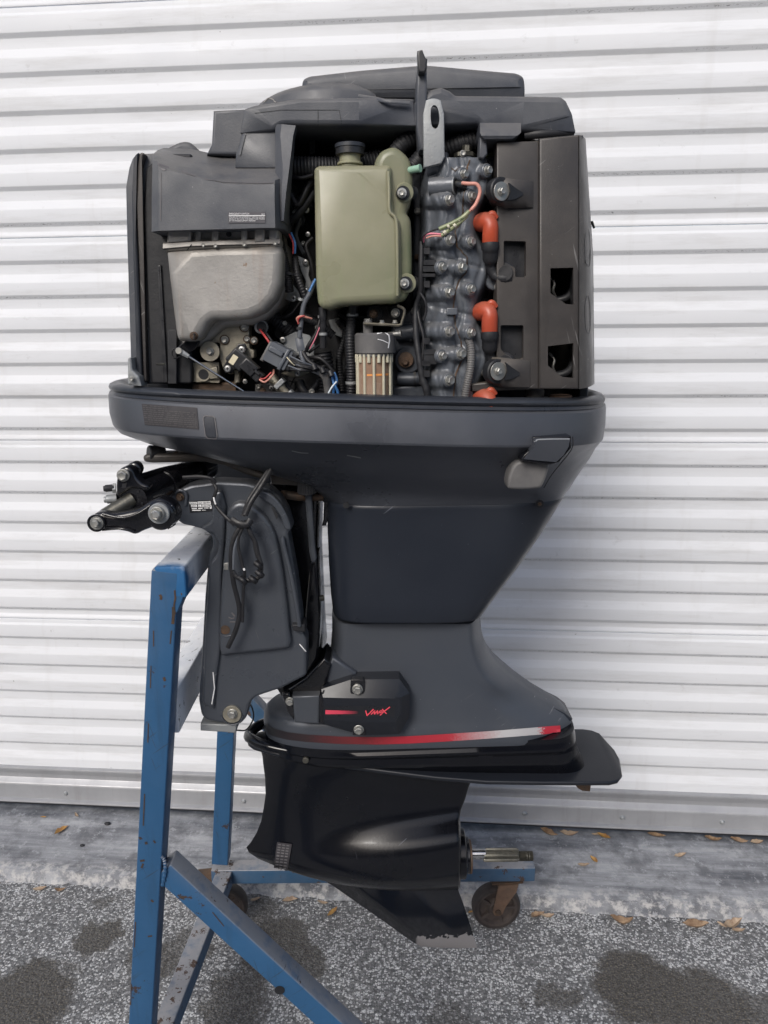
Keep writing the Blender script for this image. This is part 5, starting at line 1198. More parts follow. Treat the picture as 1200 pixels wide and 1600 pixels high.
# ---------------------------------------------------------------- fuel filter
ff = vert_cyl('fuel_filter', 586, 551, -.195, 31.5, 30, 'filter_cap', G, bev=.1)
vert_cyl('filter_bowl', 584, 648, -.195, 25, 96, 'amber', ff); vert_cyl('float_ring', 584, 586, -.195, 25.6, 3, 'amber_ring', ff); vert_cyl('bowl_collar', 585, 556, -.195, 28.5, 7, 'filter_cap', ff)
cc = P(585, 600, -.195); q = mpp(585, 600, -.195); zt_, zb_ = P(585, 553, -.195).z, P(585, 650, -.195).z
for k in range(22):
    a = 2*pi*k/22+.14; x, y = cc.x+27*q*cos(a), -.195+27*q*sin(a); long_ = k % 2 == 0
    if y > -.185 and abs(cos(a)) < .95: continue
    bm = bmesh.new(); sweep_into(bm, [Vector((x, y, zt_)), Vector((x, y, zt_-.010)), Vector((x, y, zb_ if long_ else zt_-.0105))], (2.3 if long_ else 2.8)*q, 7)
    obj('bowl_rib', from_bm(bm), 'ivory', ff, smooth=60)
vert_cyl('filter_stem', 575, 525, -.195, 7.5, 22, 'filter_cap', ff); vert_cyl('stem_nut', 575, 506, -.195, 6.5, 8, 'bright_zinc', ff, n=6)
tube('filter_nipple', [(606, 523, -.195), (616, 522, -.20), (627, 521, -.203)], lambda t: 5 if t > .85 else 4, 'zinc', ff, nseg=12)
fb_ = tube('filter_bracket', [(568, 506, -.205), (600, 507, -.205), (624, 508, -.205), (628, 503, -.205), (632, 488, -.205), (630, 482, -.205), (622, 478, -.203)], 2.2, 'dirty_aluminium', ff, flat=3, nseg=8)
plate('bracket_plate', [(590, 478), (628, 478), (631, 503), (594, 506)], -.16, .004, 'brown_plastic', ff, .001)
for px, py, k in ((586, 490, 'dark'), (620, 489, 'hex')): disc('grommet', px, py, -.165, 13, 14, 'rubber', ff); disc('grommet', px-1, py, -.180, 9, 6, 'rubber', ff); bolt(px-2, py, -.188, 7, ff, kind=k)
for px in (597, 617): bolt(px, 504, -.205, 4.5, ff, axis=(0, 0, 1))
ribbon('crust', [(589, 522), (600, 519), (607, 524), (608, 532), (606, 544)], 1.8, 'print_white', ff, [ff], .0008, 2); ribbon('crust', [(590, 530), (598, 532), (606, 536)], 1.2, 'print_white', ff, [ff], .0008, 2)
# ---------------------------------------------------------------- crankcase wall between tank and head
plate('crankcase', [(612, 505), (672, 460), (672, 640), (608, 640)], -.150, .06, 'block_grey', G, .004)
disc('drum_boss', 637, 562, -.155, 21, 16, 'block_grey', G); disc('drum_plate', 634, 562, -.171, 12, 4, 'rusty_steel', G); bolt(633, 566, -.176, 6, G, kind='dark')
tube('cast_pipe', [(622, 592, -.165), (650, 592, -.168), (668, 590, -.165)], 10, 'block_grey', G, nseg=16); tube('cast_pipe', [(620, 520, -.155), (648, 518, -.16), (668, 515, -.16)], 13, 'block_grey', G, nseg=16)
plate('casting_step', [(612, 604), (668, 600), (668, 640), (612, 640)], -.168, .03, 'block_grey', G, .004)
plate('cover_plate', [(640, 268), (668, 262), (672, 300), (662, 460), (644, 470), (646, 330)], -.130, .04, 'block_grey', G, .004)
# ---------------------------------------------------------------- cylinder head
bolts_l = [(700, 313), (701, 376), (720, 418), (700, 457), (700, 518), (718, 553), (700, 594)]
bolts_r = [(735, 307), (734, 378), (734, 452), (734, 520), (723, 273), (760, 267), (689, 418), (689, 556)]
def ss(a, b_, x):
    t = max(0, min(1, (x-a)/(b_-a))); return t*t*(3-2*t)
def capsule(x, y, x0, x1, cy, r_):
    cx = max(x0, min(x1, x)); d = math.hypot(x-cx, (y-cy+(x-x1)*-.0)); return math.sqrt(max(0, 1-(d/r_)**2)) if d < r_ else 0
def hsurf(x, y):
    wv = 5*sin(2*pi*(y-318)/72)                       # the casting weaves between the bolts
    xr = 757+9*cos(2*pi*(y-418)/134)
    h = .150+.040*ss(655, 668, x)+.016*ss(668, 700, x)-.002*ss(735, 750, x)-.045*ss(xr-8, xr+10, x)
    h += .0045*(ss(676+wv, 679+wv, x)-ss(709+wv*.6, 712+wv*.6, x))      # inner cover pad
    h += .0035*(ss(722+wv*.5, 725+wv*.5, x)-ss(744+wv, 748+wv, x))      # outer cover pad
    for k, px in ((0, 684), (1, 692)): h += .0022*math.exp(-((x-px-wv)/1.6)**2)
    h += .0018*math.exp(-((x-717-wv*.8)/1.8)**2)
    h -= .004*math.exp(-((y-(348-10))/5.)**2)*(x > 668)*ss(668, 680, x)*0
    for py in (405, 484, 541): h -= .0035*math.exp(-((y-py-(x-700)*.25)/3.2)**2)*ss(668, 676, x)*(1-ss(748, 756, x))
    for px, py in bolts_l: h += max(0, capsule(x, y, px-(34 if px < 710 else 8), px-1, py, 13)*.010)
    for px, py in bolts_r: h += max(0, capsule(x, y, px-6, px-1, py, 11.5)*.0075)
    for py in (348, 487, 620): h -= .022*math.exp(-(((x-760)/16)**2+((y-py)/20)**2))
    return -(h+.0007*mn.noise(Vector((x*.07, y*.07, 3))))
hg = [[(x*2.4+657-((y-300)*.1 if y < 300 else 0), y, hsurf(x*2.4+657, y)) for x in range(0, 52)] for y in range(246, 652, 3)]
head = patch('cylinder_head', hg, -.05, 'head_grey', G, smooth=80)
for px, py in bolts_l + bolts_r:
    big = (px, py) in bolts_l; loc, nn = hit(px, py, [head], 0); s = mpp(px, py, loc.y); a = Vector((.55, -.83, 0)).normalized()
    place('bolt_seat', cyl_me(11*s, 10.4*s, 6*s, 24, s), 'head_grey', head, loc-a*3*s, a); place('bolt', HEX, None, head, loc+a*3.2*s, a, (8.8 if big else 7.8)*s, random.uniform(0, 1))
plate('gasket_tab', [(698, 481), (715, 481), (715, 492), (698, 492)], -.2155, .006, 'head_grey', head, .0012)
ribbon('gasket_bead', [(734, 250), (730, 262), (727, 290), (724, 315), (722, 345), (711, 360), (714, 385), (730, 402), (728, 425), (716, 440), (710, 462), (708, 486), (712, 510), (720, 530), (722, 560), (712, 585), (709, 610), (708, 640)], 2.0, 'rusty_steel', head, [head], .0007, 3)
ribbon('gasket_bead', [(704, 262), (712, 268), (718, 262)], 1.4, 'rusty_steel', head, [head], .0009, 3)
# thermostat housing at the top of the head
disc('thermostat_housing', 668, 262, -.182, 17, 34, 'head_grey', head, axis=(1, -.25, .12)); disc('sensor_boss', 672, 292, -.196, 14, 40, 'head_grey', head, axis=(1, -.3, 0)); disc('sensor_bore', 713, 289.5, -.208, 12.5, .8, 'interior_black', head, axis=(1, -.5, 0)); disc('bore_rim', 711, 290, -.206, 14.5, 2, 'galvanised', head, axis=(1, -.5, 0), bore=11.5)
vert_cyl('water_outlet', 726, 268, -.185, 14, 22, 'head_grey', head); vert_cyl('outlet_flange', 726, 246, -.185, 17, 6, 'dark_steel', head, n=8); vert_cyl('outlet_bolt', 729, 238, -.187, 7, 10, 'dark_steel', head, n=6); bolt(723, 240, -.2, 5, head)
tube('sensor_tip', [(712, 288, -.21), (722, 289, -.216), (730, 291, -.217)], 5.5, 'dark_plastic', head)
for pts, c_, r_ in (([(722, 286, -.222), (732, 287, -.226), (745, 288, -.228), (750, 300, -.228), (744, 318, -.228), (736, 328, -.228)], 'wire_pink', 2.9), ([(736, 328, -.228), (728, 335, -.226)], 'wire_pink', 2.1), ([(733, 330, -.230), (722, 340, -.230), (704, 350, -.228), (686, 358, -.226)], 'wire_green', 3.3), ([(730, 336, -.228), (720, 346, -.228), (704, 358, -.226), (690, 368, -.224)], 'wire_green', 3.3),
                    ([(690, 366, -.224), (674, 365, -.222), (664, 368, -.218), (662, 378, -.21)], 'wire_magenta', 1.5), ([(690, 369, -.224), (676, 369, -.222), (666, 372, -.218)], 'wire_pink', 1.3), ([(686, 357, -.226), (672, 362, -.222), (660, 370, -.218), (660, 382, -.21)], 'wire_black', 1.3)):
    tube('wire', pts, r_, c_, G, nseg=8)
for a, b_ in (((718, 343), (716, 345)), ((702, 353), (699, 355)), ((712, 351), (709, 354)), ((697, 362), (693, 365))): tube('crimp', [(a[0], a[1], -.229), (b_[0], b_[1], -.229)], 3.7, 'ivory', G, nseg=8)
# loom tape strip with clips along the head
loom = tube('wiring_loom', [(659, 378, -.20), (658, 420, -.205), (657, 455, -.20), (650, 480, -.195), (650, 520, -.20), (655, 560, -.205), (660, 590, -.205), (667, 612, -.205), (668, 640, -.20)], lambda t: 4.5 if t < .4 else 4+1*sin(t*90)*.2+t*2.5, 'rubber', G, nseg=9, per=14)
for px, py, w_, h_ in ((667, 392, 9, 10), (672, 410, 20, 8), (671, 420, 20, 9), (670, 430, 20, 5), (667, 444, 9, 10), (667, 533, 9, 10), (671, 550, 20, 8), (672, 562, 20, 14), (666, 568, 12, 8), (667, 584, 9, 10)):
    plate('loom_clip', [(px-w_/2, py-h_/2), (px+w_/2, py-h_/2), (px+w_/2, py+h_/2), (px-w_/2, py+h_/2)], -.212, .02, 'dark_plastic', loom, .0015, r=1)
tube('cable', [(657, 458, -.205), (664, 470, -.208), (666, 485, -.206), (662, 500, -.204)], 2, 'rubber', G); tube('cable', [(650, 468, -.19), (655, 500, -.20), (662, 530, -.205), (659, 570, -.205), (657, 600, -.2)], 2.6, 'wire_black', G)
hose('loom_hose', [(731, 528, -.212), (736, 545, -.216), (735, 575, -.218), (729, 605, -.216), (724, 638, -.212)], 6.5, 'filter_cap', G, pitch=3.4)
tube('hose_tip', [(727, 522, -.211), (731, 530, -.213)], 5.5, 'dark_plastic', G)
# ---------------------------------------------------------------- plug caps
def plugcap(x, y, full=True):
    c = tube('plug_cap', [(x-21, y+2, -.185), (x-12, y+1, -.200), (x-2, y, -.214), (x+3, y+6, -.219), (x+3, y+20, -.219), (x+3, y+34, -.216)], lambda t: 11.5+2.6*sin(min(1, t*1.7)*pi)**2+.8*t, 'red_boot', G, nseg=18, per=8, smooth=80)
    tube('cap_peak', [(x-2, y-6, -.214), (x+6, y-13, -.217), (x+12, y-6, -.215)], 5, 'red_boot', c, nseg=12)
    disc('plug_porcelain', x-24, y+3, -.183, 9, 8, 'print_white', c, axis=(-1, .6, 0))
    if full:
        b_ = tube('plug_boot', [(x+3, y+33, -.216), (x+3, y+40, -.216), (x+3, y+54, -.212), (x+3, y+57, -.21)], lambda t: 14 if t < .42 else 12.2, 'rubber', c, nseg=18, per=6)
        tube('plug_lead', [(x+3, y+56, -.21), (x+4, y+70, -.205), (x+10, y+83, -.205), (x+22, y+88, -.21), (x+36, y+87, -.21)], lambda t: 8.5-1.2*t+.6*(int(t*26) % 2), 'rubber', c, nseg=14, per=7)
        disc('lead_grommet', x+27, y+80, -.200, 15.5, 14, 'rubber', c, axis=(-.25, -1, 0)); disc('lead_grommet', x+27, y+80, -.213, 11.5, 4, 'dark_plastic', c, axis=(-.25, -1, 0))
plugcap(763, 347); plugcap(762, 486); plugcap(761, 622, False)
disc('plug_well', 752, 487, -.165, 22, 8, 'interior_black', G, axis=(.5, -1, 0)); disc('plug_well', 752, 620, -.165, 22, 8, 'interior_black', G, axis=(.5, -1, 0)); disc('plug_well', 756, 345, -.165, 22, 8, 'interior_black', G, axis=(.5, -1, 0))
kb = plate('knock_bracket', smooth_poly([(768, 378), (782, 380), (786, 395), (780, 405), (784, 430), (782, 450), (770, 454), (758, 444), (754, 415), (758, 400)], 2), -.195, .012, 'head_grey', G, .003); bolt(780, 388, -.199, 6, kb); bolt(778, 448, -.199, 6, kb)
# ---------------------------------------------------------------- coil cover on the right
w1 = [(860, 419), (896, 418), (896, 476), (884, 475), (860, 458)]; w2 = [(856, 541), (896, 536), (896, 591), (878, 589), (856, 571)]
h1 = rounded([(787, 376), (822, 377), (822, 433), (805, 433), (805, 418), (798, 415), (790, 420), (787, 420)], 3); h2 = rounded([(782, 508), (818, 508), (818, 561), (797, 562), (782, 545)], 3)
cv = plate('coil_cover', [(776, 222), (842, 220), (842, 608), (740, 612), (730, 600), (776, 598)][0:3]+[(776, 606)], -.214, .03, 'brown_plastic', G, .002, holes=[h1, h2], hole_depth=.012)
plate('recess_panel', [(784, 372), (826, 372), (826, 437), (784, 437)], -.200, .004, 'dark_plastic', cv, .001); plate('recess_panel', [(779, 504), (822, 504), (822, 566), (779, 566)], -.200, .004, 'dark_plastic', cv, .001)
cv2 = plate('rear_cover', [(842.5, 216), (905, 211), (905, 608), (842.5, 608)], -.2175, .03, 'brown_plastic', G, .003, holes=[w1, w2], hole_depth=.006)
patch('cover_corner', [[(905, 211, -.2165), (909, 212, -.205), (912, 214, -.17), (915, 217, -.05)], [(905, 400, -.2165), (915, 400, -.205), (922, 400, -.17), (927, 400, -.05)], [(905, 608, -.2165), (917, 606, -.205), (924, 603, -.17), (929, 600, -.05)]], .12, 'brown_plastic', cv2, smooth=80)
for y in (405, 510): 
    e = smooth_poly([(917, y-48), (921, y-35), (922, y), (919, y+12), (914, y), (913, y-30)], 3); ribbon('cover_crease', e+[e[0]], .8, 'rubber', cv2, [o for o in COL.objects if o.name == 'cover_corner'], .0006, 3)
plate('cover_top', [(832, 217), (904, 210), (912, 211), (909, 225), (842, 224)], -.205, .10, 'dark_plastic', cv2, .002)
plate('cover_cheek', [(897, 416), (904, 416), (904, 478), (897, 476)], -.2115, .02, 'dark_plastic', cv2, .0015)
for y in (445, 562): tube('rear_hose', [(850, y+22, -.17), (872, y+24, -.178), (890, y+16, -.178), (897, y-6, -.17), (894, y-22, -.165)], 6.2, 'rubber', G, nseg=12)
for y in (440, 560): tube('spring_clip', [(858, y-8, -.18), (866, y+2, -.185), (864, y+14, -.185), (868, y+24, -.18)], 2.3, 'zinc', G)
tube('rear_hose', [(820, 212, -.185), (850, 209, -.19), (895, 207, -.185)], 7, 'rubber', G, nseg=14)
# rubber mounts holding the cover
for px, py, s_ in ((781, 299, 1), (776, 580, 1)):
    lug = patch('cover_lug', [[(px-6, py-22, -.216), (px+10, py-21, -.224), (px+40, py-17, -.219), (px+52, py-16, -.216)], [(px-12, py-8, -.220), (px+8, py-8, -.231), (px+38, py-8, -.222), (px+52, py-8, -.216)], [(px-12, py+12, -.220), (px+8, py+12, -.231), (px+38, py+12, -.222), (px+52, py+16, -.216)], [(px-4, py+23, -.214), (px+10, py+25, -.222), (px+40, py+25, -.218), (px+52, py+25, -.216)]], -.19, 'brown_plastic', G, smooth=60)
    ax = Vector((.45, -1, 0)); disc('rubber_mount', px-6, py, -.215, 19, 16, 'rubber', lug, axis=ax); disc('mount_washer', px+2, py, -.2335, 14, 2, 'zinc', lug, axis=ax); place('bolt', HEX, None, lug, P(px+3, py, -.2358), ax, mpp(px, py, -.23)*6.5)
    patch('lug_scoop', [[(px+14, py-14, -.2345), (px+24, py-6, -.229), (px+36, py+2, -.2235)], [(px+17, py, -.2335), (px+24, py+4, -.228), (px+36, py+4, -.2235)], [(px+12, py+14, -.2345), (px+24, py+12, -.229), (px+36, py+6, -.2235)]], -.215, 'rubber', lug, smooth=60)
    tube('mount_stud', [(px-30, py+2, -.19), (px-18, py+1, -.20)], 6, 'zinc', lug)
plate('coil_flange', [(735, 600), (776, 596), (842, 598), (842, 608), (776, 611), (738, 612)], -.212, .02, 'brown_plastic', G, .002)
disc('grey_post', 835, 640, -.17, 14, 32, 'filter_cap', G, axis=(0, 0, 1)); disc('grey_post', 850, 640, -.17, 6, 20, 'galvanised', G, axis=(0, 0, 1)); disc('rust_cap', 876, 622, -.18, 17, 5, 'rust', G, axis=(0, 0, 1)); disc('rust_stem', 876, 640, -.18, 9, 20, 'dirty_aluminium', G, axis=(0, 0, 1)); disc('rust_stem', 894, 640, -.175, 7, 14, 'galvanised', G, axis=(0, 0, 1))
plate('rear_post', [(904, 606), (920, 606), (918, 640), (904, 640)], -.14, .04, 'dark_plastic', G, .003); plate('side_tick', [(925, 345), (930, 356), (927, 346)], -.06, .01, 'rubber', G, 0)
plate('rear_dark', [(780, 606), (905, 606), (905, 650), (780, 650)], -.10, .02, 'interior_black', G, .002)
for pts, c_ in (([(752, 245, -.15), (765, 242, -.155), (776, 240, -.15)], 'tank_edge'), ([(745, 252, -.15), (750, 262, -.16), (748, 272, -.15)], 'ivory'), ([(750, 257, -.16), (762, 259, -.165), (772, 258, -.16)], 'ivory')): tube('wire', pts, 3, c_, G)
# ---------------------------------------------------------------- lifting eye
slot = smooth_poly([(673, 172), (676, 165), (681, 165), (685, 172), (687, 186), (684, 198), (680, 201), (675, 197), (673, 186)], 3)
plate('lifting_eye', [(661, 178)]+rounded([(661, 158), (677, 152), (694, 158)], 14)[1:-1]+[(694, 178), (695, 245), (690, 255), (662, 262)], -.214, .008, 'galvanised', G, .0012, holes=[slot], r=0)
# ================================================================ clamp bracket, swivel and steering gear
swv = plate('swivel_bracket', [(430, 735), (470, 742), (508, 752), (507, 782), (497, 784), (494, 870), (500, 1000), (503, 1040), (480, 1065), (440, 1090), (420, 1060), (432, 960), (440, 850), (420, 760)], -.060, .12, 'black_paint', G, .006, smooth=50)
plate('swivel_tube', [(484, 880), (496, 870), (499, 960), (498, 1030), (480, 1058), (470, 1040), (478, 940)], -.082, .06, 'black_paint', swv, .006)
plate('swivel_ring', [(505, 748), (514, 756), (517, 800), (509, 822), (503, 822), (505, 812), (506, 786), (504, 783)], -.070, .03, 'black_paint', swv, .002)
tube('pivot_rod', [(440, 772, -.085), (470, 776, -.085), (505, 776, -.08)], 7, 'rusty_steel', G, nseg=12); bolt(441, 772, -.098, 5, G, kind='dark'); plate('pivot_cover', [(420, 735), (468, 745), (470, 760), (424, 757)], -.10, .03, 'brown_plastic', G, .003)
knob = []
kn = disc('tilt_knob', 480, 771, -.105, 14, 22, 'rubber', G, axis=(0, 0, 1), bevel=.1)
for k in range(12):
    a = pi+pi*k/11; c_ = P(480, 771, -.105); q = mpp(480, 771, -.105); bm = bmesh.new(); sweep_into(bm, [Vector((c_.x+14*q*cos(a), -.105+14*q*sin(a), c_.z+.002)), Vector((c_.x+14*q*cos(a), -.105+14*q*sin(a), c_.z+20*q))], 1.5*q, 6); obj('knob_rib', from_bm(bm), 'rubber', kn, smooth=60)
plate('tilt_lever', [(476, 772), (487, 772), (492, 850), (495, 874), (491, 880), (486, 878), (483, 862)], -.100, .008, 'bracket_grey', G, .003, r=3)
disc('frame_pin', 505, 934, -.06, 5, 10, 'dark_steel', G, axis=(-1, -.5, 0))
outer = [(262, 776), (275, 766), (300, 757), (340, 752), (385, 754), (420, 764), (436, 778), (449, 800), (456, 827), (450, 834), (462, 900), (470, 960), (472, 988), (479, 1000), (479, 1056), (440, 1076), (398, 1090), (390, 1100), (385, 1122), (375, 1133), (340, 1130), (322, 1126), (314, 1118), (310, 1095), (315, 1020), (320, 930), (325, 872), (333, 852), (330, 838), (318, 828), (300, 823), (285, 820), (270, 808)]
YC = -.150
cb = plate('clamp_bracket', outer, YC, .034, 'bracket_grey', G, .005, r=5, smooth=50)
# raised pocket and rim
inn = smooth_poly([(352, 838), (354, 800), (372, 784), (398, 792), (424, 822), (438, 870), (448, 940), (453, 990), (454, 1008), (440, 1016), (360, 1024), (345, 1024), (342, 990), (346, 900)], 3)
plate('bracket_boss', inn, YC-.012, .02, 'bracket_grey', cb, .007, seg=4, smooth=70)
plate('bracket_rim', rounded([(332, 770), (346, 766), (353, 790), (350, 850), (346, 900), (345, 1010), (338, 1060), (334, 1110), (316, 1100), (320, 980), (327, 880), (338, 868), (342, 850), (334, 834), (312, 826), (330, 815)], 5), YC-.007, .012, 'bracket_grey', cb, .004, smooth=60)
plate('bracket_fin', smooth_poly([(396, 765), (420, 770), (440, 790), (452, 815), (454, 828), (444, 826), (438, 808), (424, 790), (405, 778)], 3), YC-.010, .014, 'bracket_grey', cb, .003, smooth=60)
plate('fin_slot', [(424, 793), (428, 792), (435, 808), (432, 812)], YC-.0104, .0008, 'interior_black', cb, 0)
tube('bracket_rail', [(441, 838, YC-.008), (444, 855, YC-.010), (455, 900, YC-.012), (464, 950, YC-.012), (468, 978, YC-.010)], 3.6, 'bracket_grey', cb, nseg=10)
plate('rail_foot', [(456, 976), (476, 976), (477, 988), (458, 986)], YC-.010, .03, 'rubber', cb, .002)
disc('pivot_washer', 363, 1115, YC-.0005, 14.5, 3, 'dirty_aluminium', cb); bolt(363, 1115, YC-.004, 8, cb)
tube('washer_rim', [(347, 1112, YC-.001), (349, 1124, YC-.001), (360, 1132, YC-.001), (374, 1129, YC-.001), (380, 1118, YC-.001)], 1.2, 'bracket_grey', cb)
plate('bracket_anode', [(313, 1131), (370, 1133), (368, 1146), (345, 1144), (313, 1142)], YC+.006, .03, 'galvanised', cb, .002)
plate('embossed_mark', [(361, 958), (366, 964), (368, 963), (363, 957)], YC-.0128, .001, 'print_grey', cb, 0)
plate('embossed_mark', [(357, 964), (362, 966), (366, 965), (366, 966.5), (361, 967.5), (357, 965.5)], YC-.0128, .001, 'print_grey', cb, 0); plate('embossed_mark', [(359, 971.2), (367.5, 971.2), (367.5, 972.8), (359, 972.8)], YC-.0128, .001, 'print_grey', cb, 0)
disc('adjust_hole', 352, 984, YC-.0122, 7.5, .8, 'rusty_steel', cb); tube('hole_rim', [(344, 980, YC-.0125), (345, 990, YC-.013), (352, 994, YC-.013), (361, 993, YC-.0125)], 1.1, 'bracket_grey', cb)
plate('stud_head', [(349, 880), (357, 879), (357, 891), (349, 891)], YC-.013, .01, 'zinc', cb, .0015)
ribbon('scuff_or_highlight', [(333, 1050), (335, 1075), (331, 1100)], 1.4, 'print_white', cb, [o for o in COL.objects if o.name == 'bracket_rim'], .0006, 3); ribbon('scuff_or_highlight', [(468, 1006), (478, 1018)], 1.4, 'print_white', cb, [cb], .0006, 2)
# far clamp bracket (twin of the near one)
o2 = bpy.data.objects.new('clamp_bracket', cb.data); o2.matrix_basis = Matrix.Translation((0, .265, 0)); link(o2, G)
tube('tilt_tube', [(290, 790, -.10), (290, 790, .12)], 18, 'black_paint', G, nseg=20)
# small data plate
quads('data_plate', [((295, 783), (331, 781), (339, 798), (297, 801))], 'print_black', cb, [cb], .0008, 3)
dq = [((296, 784), (308, 784), (308, 787.6), (297, 787.6)), ((309, 783.4), (329, 782.6), (330, 787.4), (309, 787.6)), ((298.6, 788.4), (308, 788.3), (308.6, 792), (299, 792.2)), ((309.8, 788.3), (315, 788.2), (315.4, 791.6), (310, 791.8)), ((316.2, 788.2), (330, 788), (331, 791.8), (316.4, 792)), ((300, 793.6), (308, 793.4), (308, 795), (300, 795.2)), ((310, 793.2), (317, 793), (317, 794.5), (310, 794.8)), ((319, 793), (326, 792.8), (326, 793.9), (319, 794)), ((300.4, 796.4), (314, 796.2), (314, 797.6), (300.6, 797.9)), ((316, 796.4), (322, 796.3), (322, 797), (316, 797.2)), ((328, 792), (331, 792), (331, 794.6), (328, 794.6))]
quads('plate_print', dq, 'print_white', cb, [cb], .0013, kind='stuff')
for t, bx_ in (('YAMAHA', ((297, 784.6), (307, 784.6), (307, 787), (297, 787))), ('6G4 1001974', ((310.5, 783.9), (328, 783.4), (328.6, 786.6), (310.5, 787))), ('6K7-', ((299.6, 789.1), (307, 789), (307.5, 791.4), (300, 791.6))), ('L', ((311.5, 789), (313, 789), (313, 791.2), (311.5, 791.2))), ('1001798', ((317.5, 788.8), (329, 788.7), (329.6, 791.2), (317.5, 791.4)))):
    lettering('plate_print', t, bx_, 'print_black', cb, [cb], .0018)
bolt(281, 777, YC-.002, 6.5, cb, kind='dark'); tube('bolt_lug', [(270, 772, YC-.001), (281, 766, YC-.004), (291, 772, YC-.003), (290, 790, YC-.001)], 2.4, 'bracket_grey', cb)
# ---------------------------------------------------------------- steering: arm, cylinder, links
sa = plate('steering_arm', [(222, 713), (230, 709), (300, 708), (330, 711), (372, 722), (400, 735), (421, 742), (410, 750), (380, 741), (350, 728), (318, 722), (236, 724), (224, 722)], -.125, .03, 'arm_grey', G, .005, r=5, smooth=60)
plate('arm_hump', smooth_poly([(296, 713), (306, 705), (316, 704), (326, 712)], 3), -.10, .02, 'arm_grey', sa, .002)
disc('rubber_bush', 256, 709, -.105, 13, 24, 'rubber', G, axis=(-.8, -.5, .1)); bolt(276, 710, -.117, 5, G, kind='dark', axis=(0, 0, 1))
cyl_a, cyl_b = P(208, 779, -.225), P(208, 779, -.225)+Vector((.0, .235, .0))
cyl_b = Vector((P(318, 722, -.03).x, -.03, P(318, 728, -.03).z))
def rodw(name, a, b_, r_, mtl, parent, n=24, **kw):
    bm = bmesh.new(); path = [a.lerp(b_, t/6) for t in range(7)]; sweep_into(bm, path, r_, n); return obj(name, from_bm(bm), mtl, parent, smooth=40, **kw)
sc_ = rodw('steering_cylinder', cyl_a, cyl_b, .0205, 'black_paint', G)
dcl = (cyl_b-cyl_a).normalized()
rodw('cylinder_collar', cyl_a-dcl*.004, cyl_a+dcl*.012, .0235, 'black_paint', sc_); rodw('cylinder_collar', cyl_a+dcl*.075, cyl_a+dcl*.085, .0218, 'black_paint', sc_); rodw('cylinder_collar', cyl_b-dcl*.035, cyl_b, .025, 'black_paint', sc_)
for k in range(6):
    a = 2*pi*k/6+.3; u_ = dcl.cross(Vector((0, 0, 1))).normalized(); v_ = dcl.cross(u_); c_ = cyl_a-dcl*.0042+(u_*cos(a)+v_*sin(a))*.0165; rodw('pin_hole', c_, c_-dcl*.0008, .0016, 'interior_black', sc_, 10)
rodw('piston_rod', cyl_a, P(164, 806, -.245), .0098, 'dark_steel', sc_)
e_ = smooth_poly([(183, 742), (186, 734), (196, 729), (206, 733), (212, 745), (222, 755), (232, 760), (228, 768), (214, 764), (200, 765), (184, 776), (181, 760)], 3)
ey = plate('cylinder_ear', e_, -.236, .018, 'black_paint', G, .004, smooth=70); bolt(192.5, 742.5, -.238, 10, ey); plate('ear_slot', [(191, 756), (198, 754), (197, 762), (190, 762)], -.2365, .0008, 'interior_black', ey, 0)
plate('cylinder_ear', smooth_poly([(196, 732), (204, 723), (214, 724), (220, 734), (214, 746), (205, 744)], 3), -.212, .014, 'black_paint', G, .004, smooth=70)
tube('tie_bar', [(214, 746, -.205), (232, 741, -.18), (256, 734, -.15), (290, 727, -.11)], 5, 'black_paint', G, flat=.7)
tube('grease_cap', [(178, 762, -.225), (168, 763, -.228), (162, 763.5, -.229)], lambda t: 5.6 if t < .8 else 4.4, 'rubber', G); rodw('port_nut', P(181, 763, -.223), P(176, 763, -.224), .007, 'galvanised', G, 6)
tube('port_fitting', [(182, 779, -.225), (170, 780, -.228), (163, 781, -.229)], lambda t: 7.2 if t < .75 else 5, 'galvanised', G, nseg=8)
# lower link arm
la = plate('link_arm', smooth_poly([(140, 814), (146, 804), (160, 800), (176, 803), (196, 800), (216, 795), (232, 784), (250, 779), (268, 788), (275, 802), (270, 818), (256, 826), (240, 825), (224, 830), (210, 836), (196, 832), (170, 828), (152, 830), (142, 826)], 4), -.262, .022, 'black_paint', G, .007, seg=4, smooth=75)
disc('link_eye', 151, 817, -.2635, 14, 3, 'black_paint', la); disc('eye_washer', 151.5, 817, -.2665, 10.5, 2, 'zinc', la); bolt(151.5, 817, -.268, 8, la); disc('stud_end', 151, 817, -.2745, 4, 4, 'zinc', la)
disc('link_washer', 250, 801, -.2635, 16.5, 8, 'galvanised', la); bolt(245.5, 803, -.2735, 11.5, la); disc('stud_end', 245, 803, -.283, 5.5, 5, 'bright_zinc', la)
tube('link_rib', [(160, 803, -.265), (190, 809, -.268), (214, 803, -.268), (235, 790, -.265)], 2.2, 'black_paint', la); tube('link_rib', [(160, 828, -.262), (190, 826, -.266), (211, 832, -.264)], 1.8, 'black_paint', la)
disc('arm_pivot', 262, 798, -.235, 23, 34, 'black_paint', G, axis=(-.1, -1, 0)); plate('pivot_tab', [(258, 818), (272, 812), (272, 822), (262, 828)], -.24, .01, 'black_paint', G, .002)
ribbon('ticks', [(267, 790), (270, 791)], 1.2, 'print_white', G, [o for o in COL.objects if o.name == 'arm_pivot'], .0006, 2)
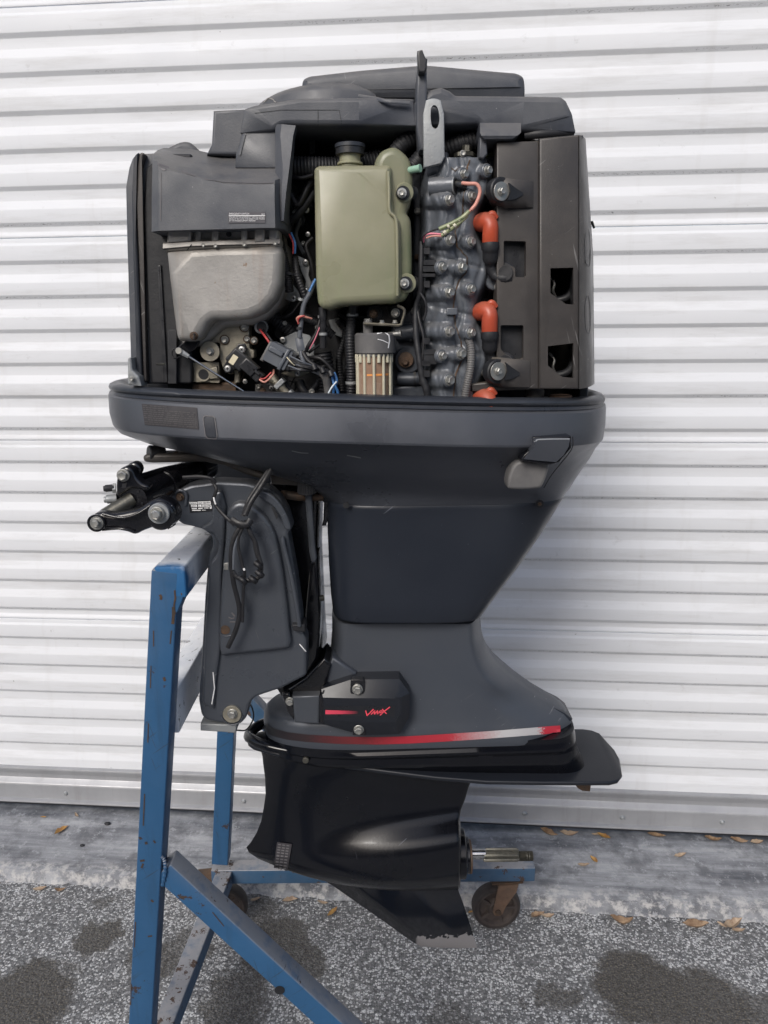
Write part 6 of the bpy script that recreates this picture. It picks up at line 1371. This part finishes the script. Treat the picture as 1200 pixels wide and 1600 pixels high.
# ---------------------------------------------------------------- loose leads hanging over the bracket
for pts, r_, c_ in (([(424, 733, -.165), (408, 760, -.172), (392, 785, -.180), (383, 805, -.184)], 4.4, 'wire_black'), ([(419, 735, -.165), (402, 760, -.172), (388, 782, -.18), (380, 806, -.182)], 3.2, 'wire_black'),
                    ([(332, 752, -.165), (338, 765, -.17), (334, 782, -.17), (345, 800, -.175), (366, 820, -.183)], 2.8, 'wire_black'), ([(286, 746, -.165), (312, 745, -.17), (330, 748, -.17), (337, 755, -.168)], 3.2, 'wire_black'),
                    ([(381, 815, -.185), (366, 840, -.187), (361, 870, -.187), (365, 910, -.185), (374, 950, -.183), (370, 980, -.183), (356, 1012, -.182)], 4, 'wire_black'), ([(383, 816, -.185), (372, 845, -.187), (378, 880, -.187), (382, 895, -.187), (380, 930, -.185), (379, 972, -.183)], 2.6, 'wire_black'),
                    ([(385, 812, -.185), (390, 830, -.187), (399, 848, -.188), (403, 866, -.188), (408, 884, -.19), (404, 902, -.19), (388, 907, -.19), (372, 903, -.189), (364, 893, -.188)], 3.8, 'wire_black'), ([(386, 814, -.185), (395, 838, -.187), (398, 856, -.188), (402, 872, -.188)], 2.2, 'wire_black'),
                    ([(372, 836, -.186), (366, 858, -.188), (364, 890, -.187)], 2.4, 'grey_plastic')):
    tube('hanging_lead', pts, r_, c_, G, nseg=9, flat=.7)
tube('cable_tie', [(362, 812, -.188), (372, 818, -.192), (386, 820, -.192), (392, 812, -.188)], 5.5, 'wire_black', G, flat=.6)
for x, y in ((404, 882), (406, 896), (396, 905), (380, 906)): tube('lead_knot', [(x-5, y-3, -.192), (x, y+1, -.195), (x+4, y+4, -.192)], 4.6, 'wire_black', G)
tube('wire', [(334, 777, -.176), (335, 782, -.177), (337, 788, -.177)], 1.4, 'print_white', G)
tube('wire', [(381, 888, -.189), (382, 891, -.189)], 1.8, 'print_white', G)
tube('vent_tube', [(385, 1094, -.12), (393, 1104, -.115), (396, 1122, -.11), (385, 1140, -.11), (370, 1141, -.115)], 1.2, 'wire_black', G)
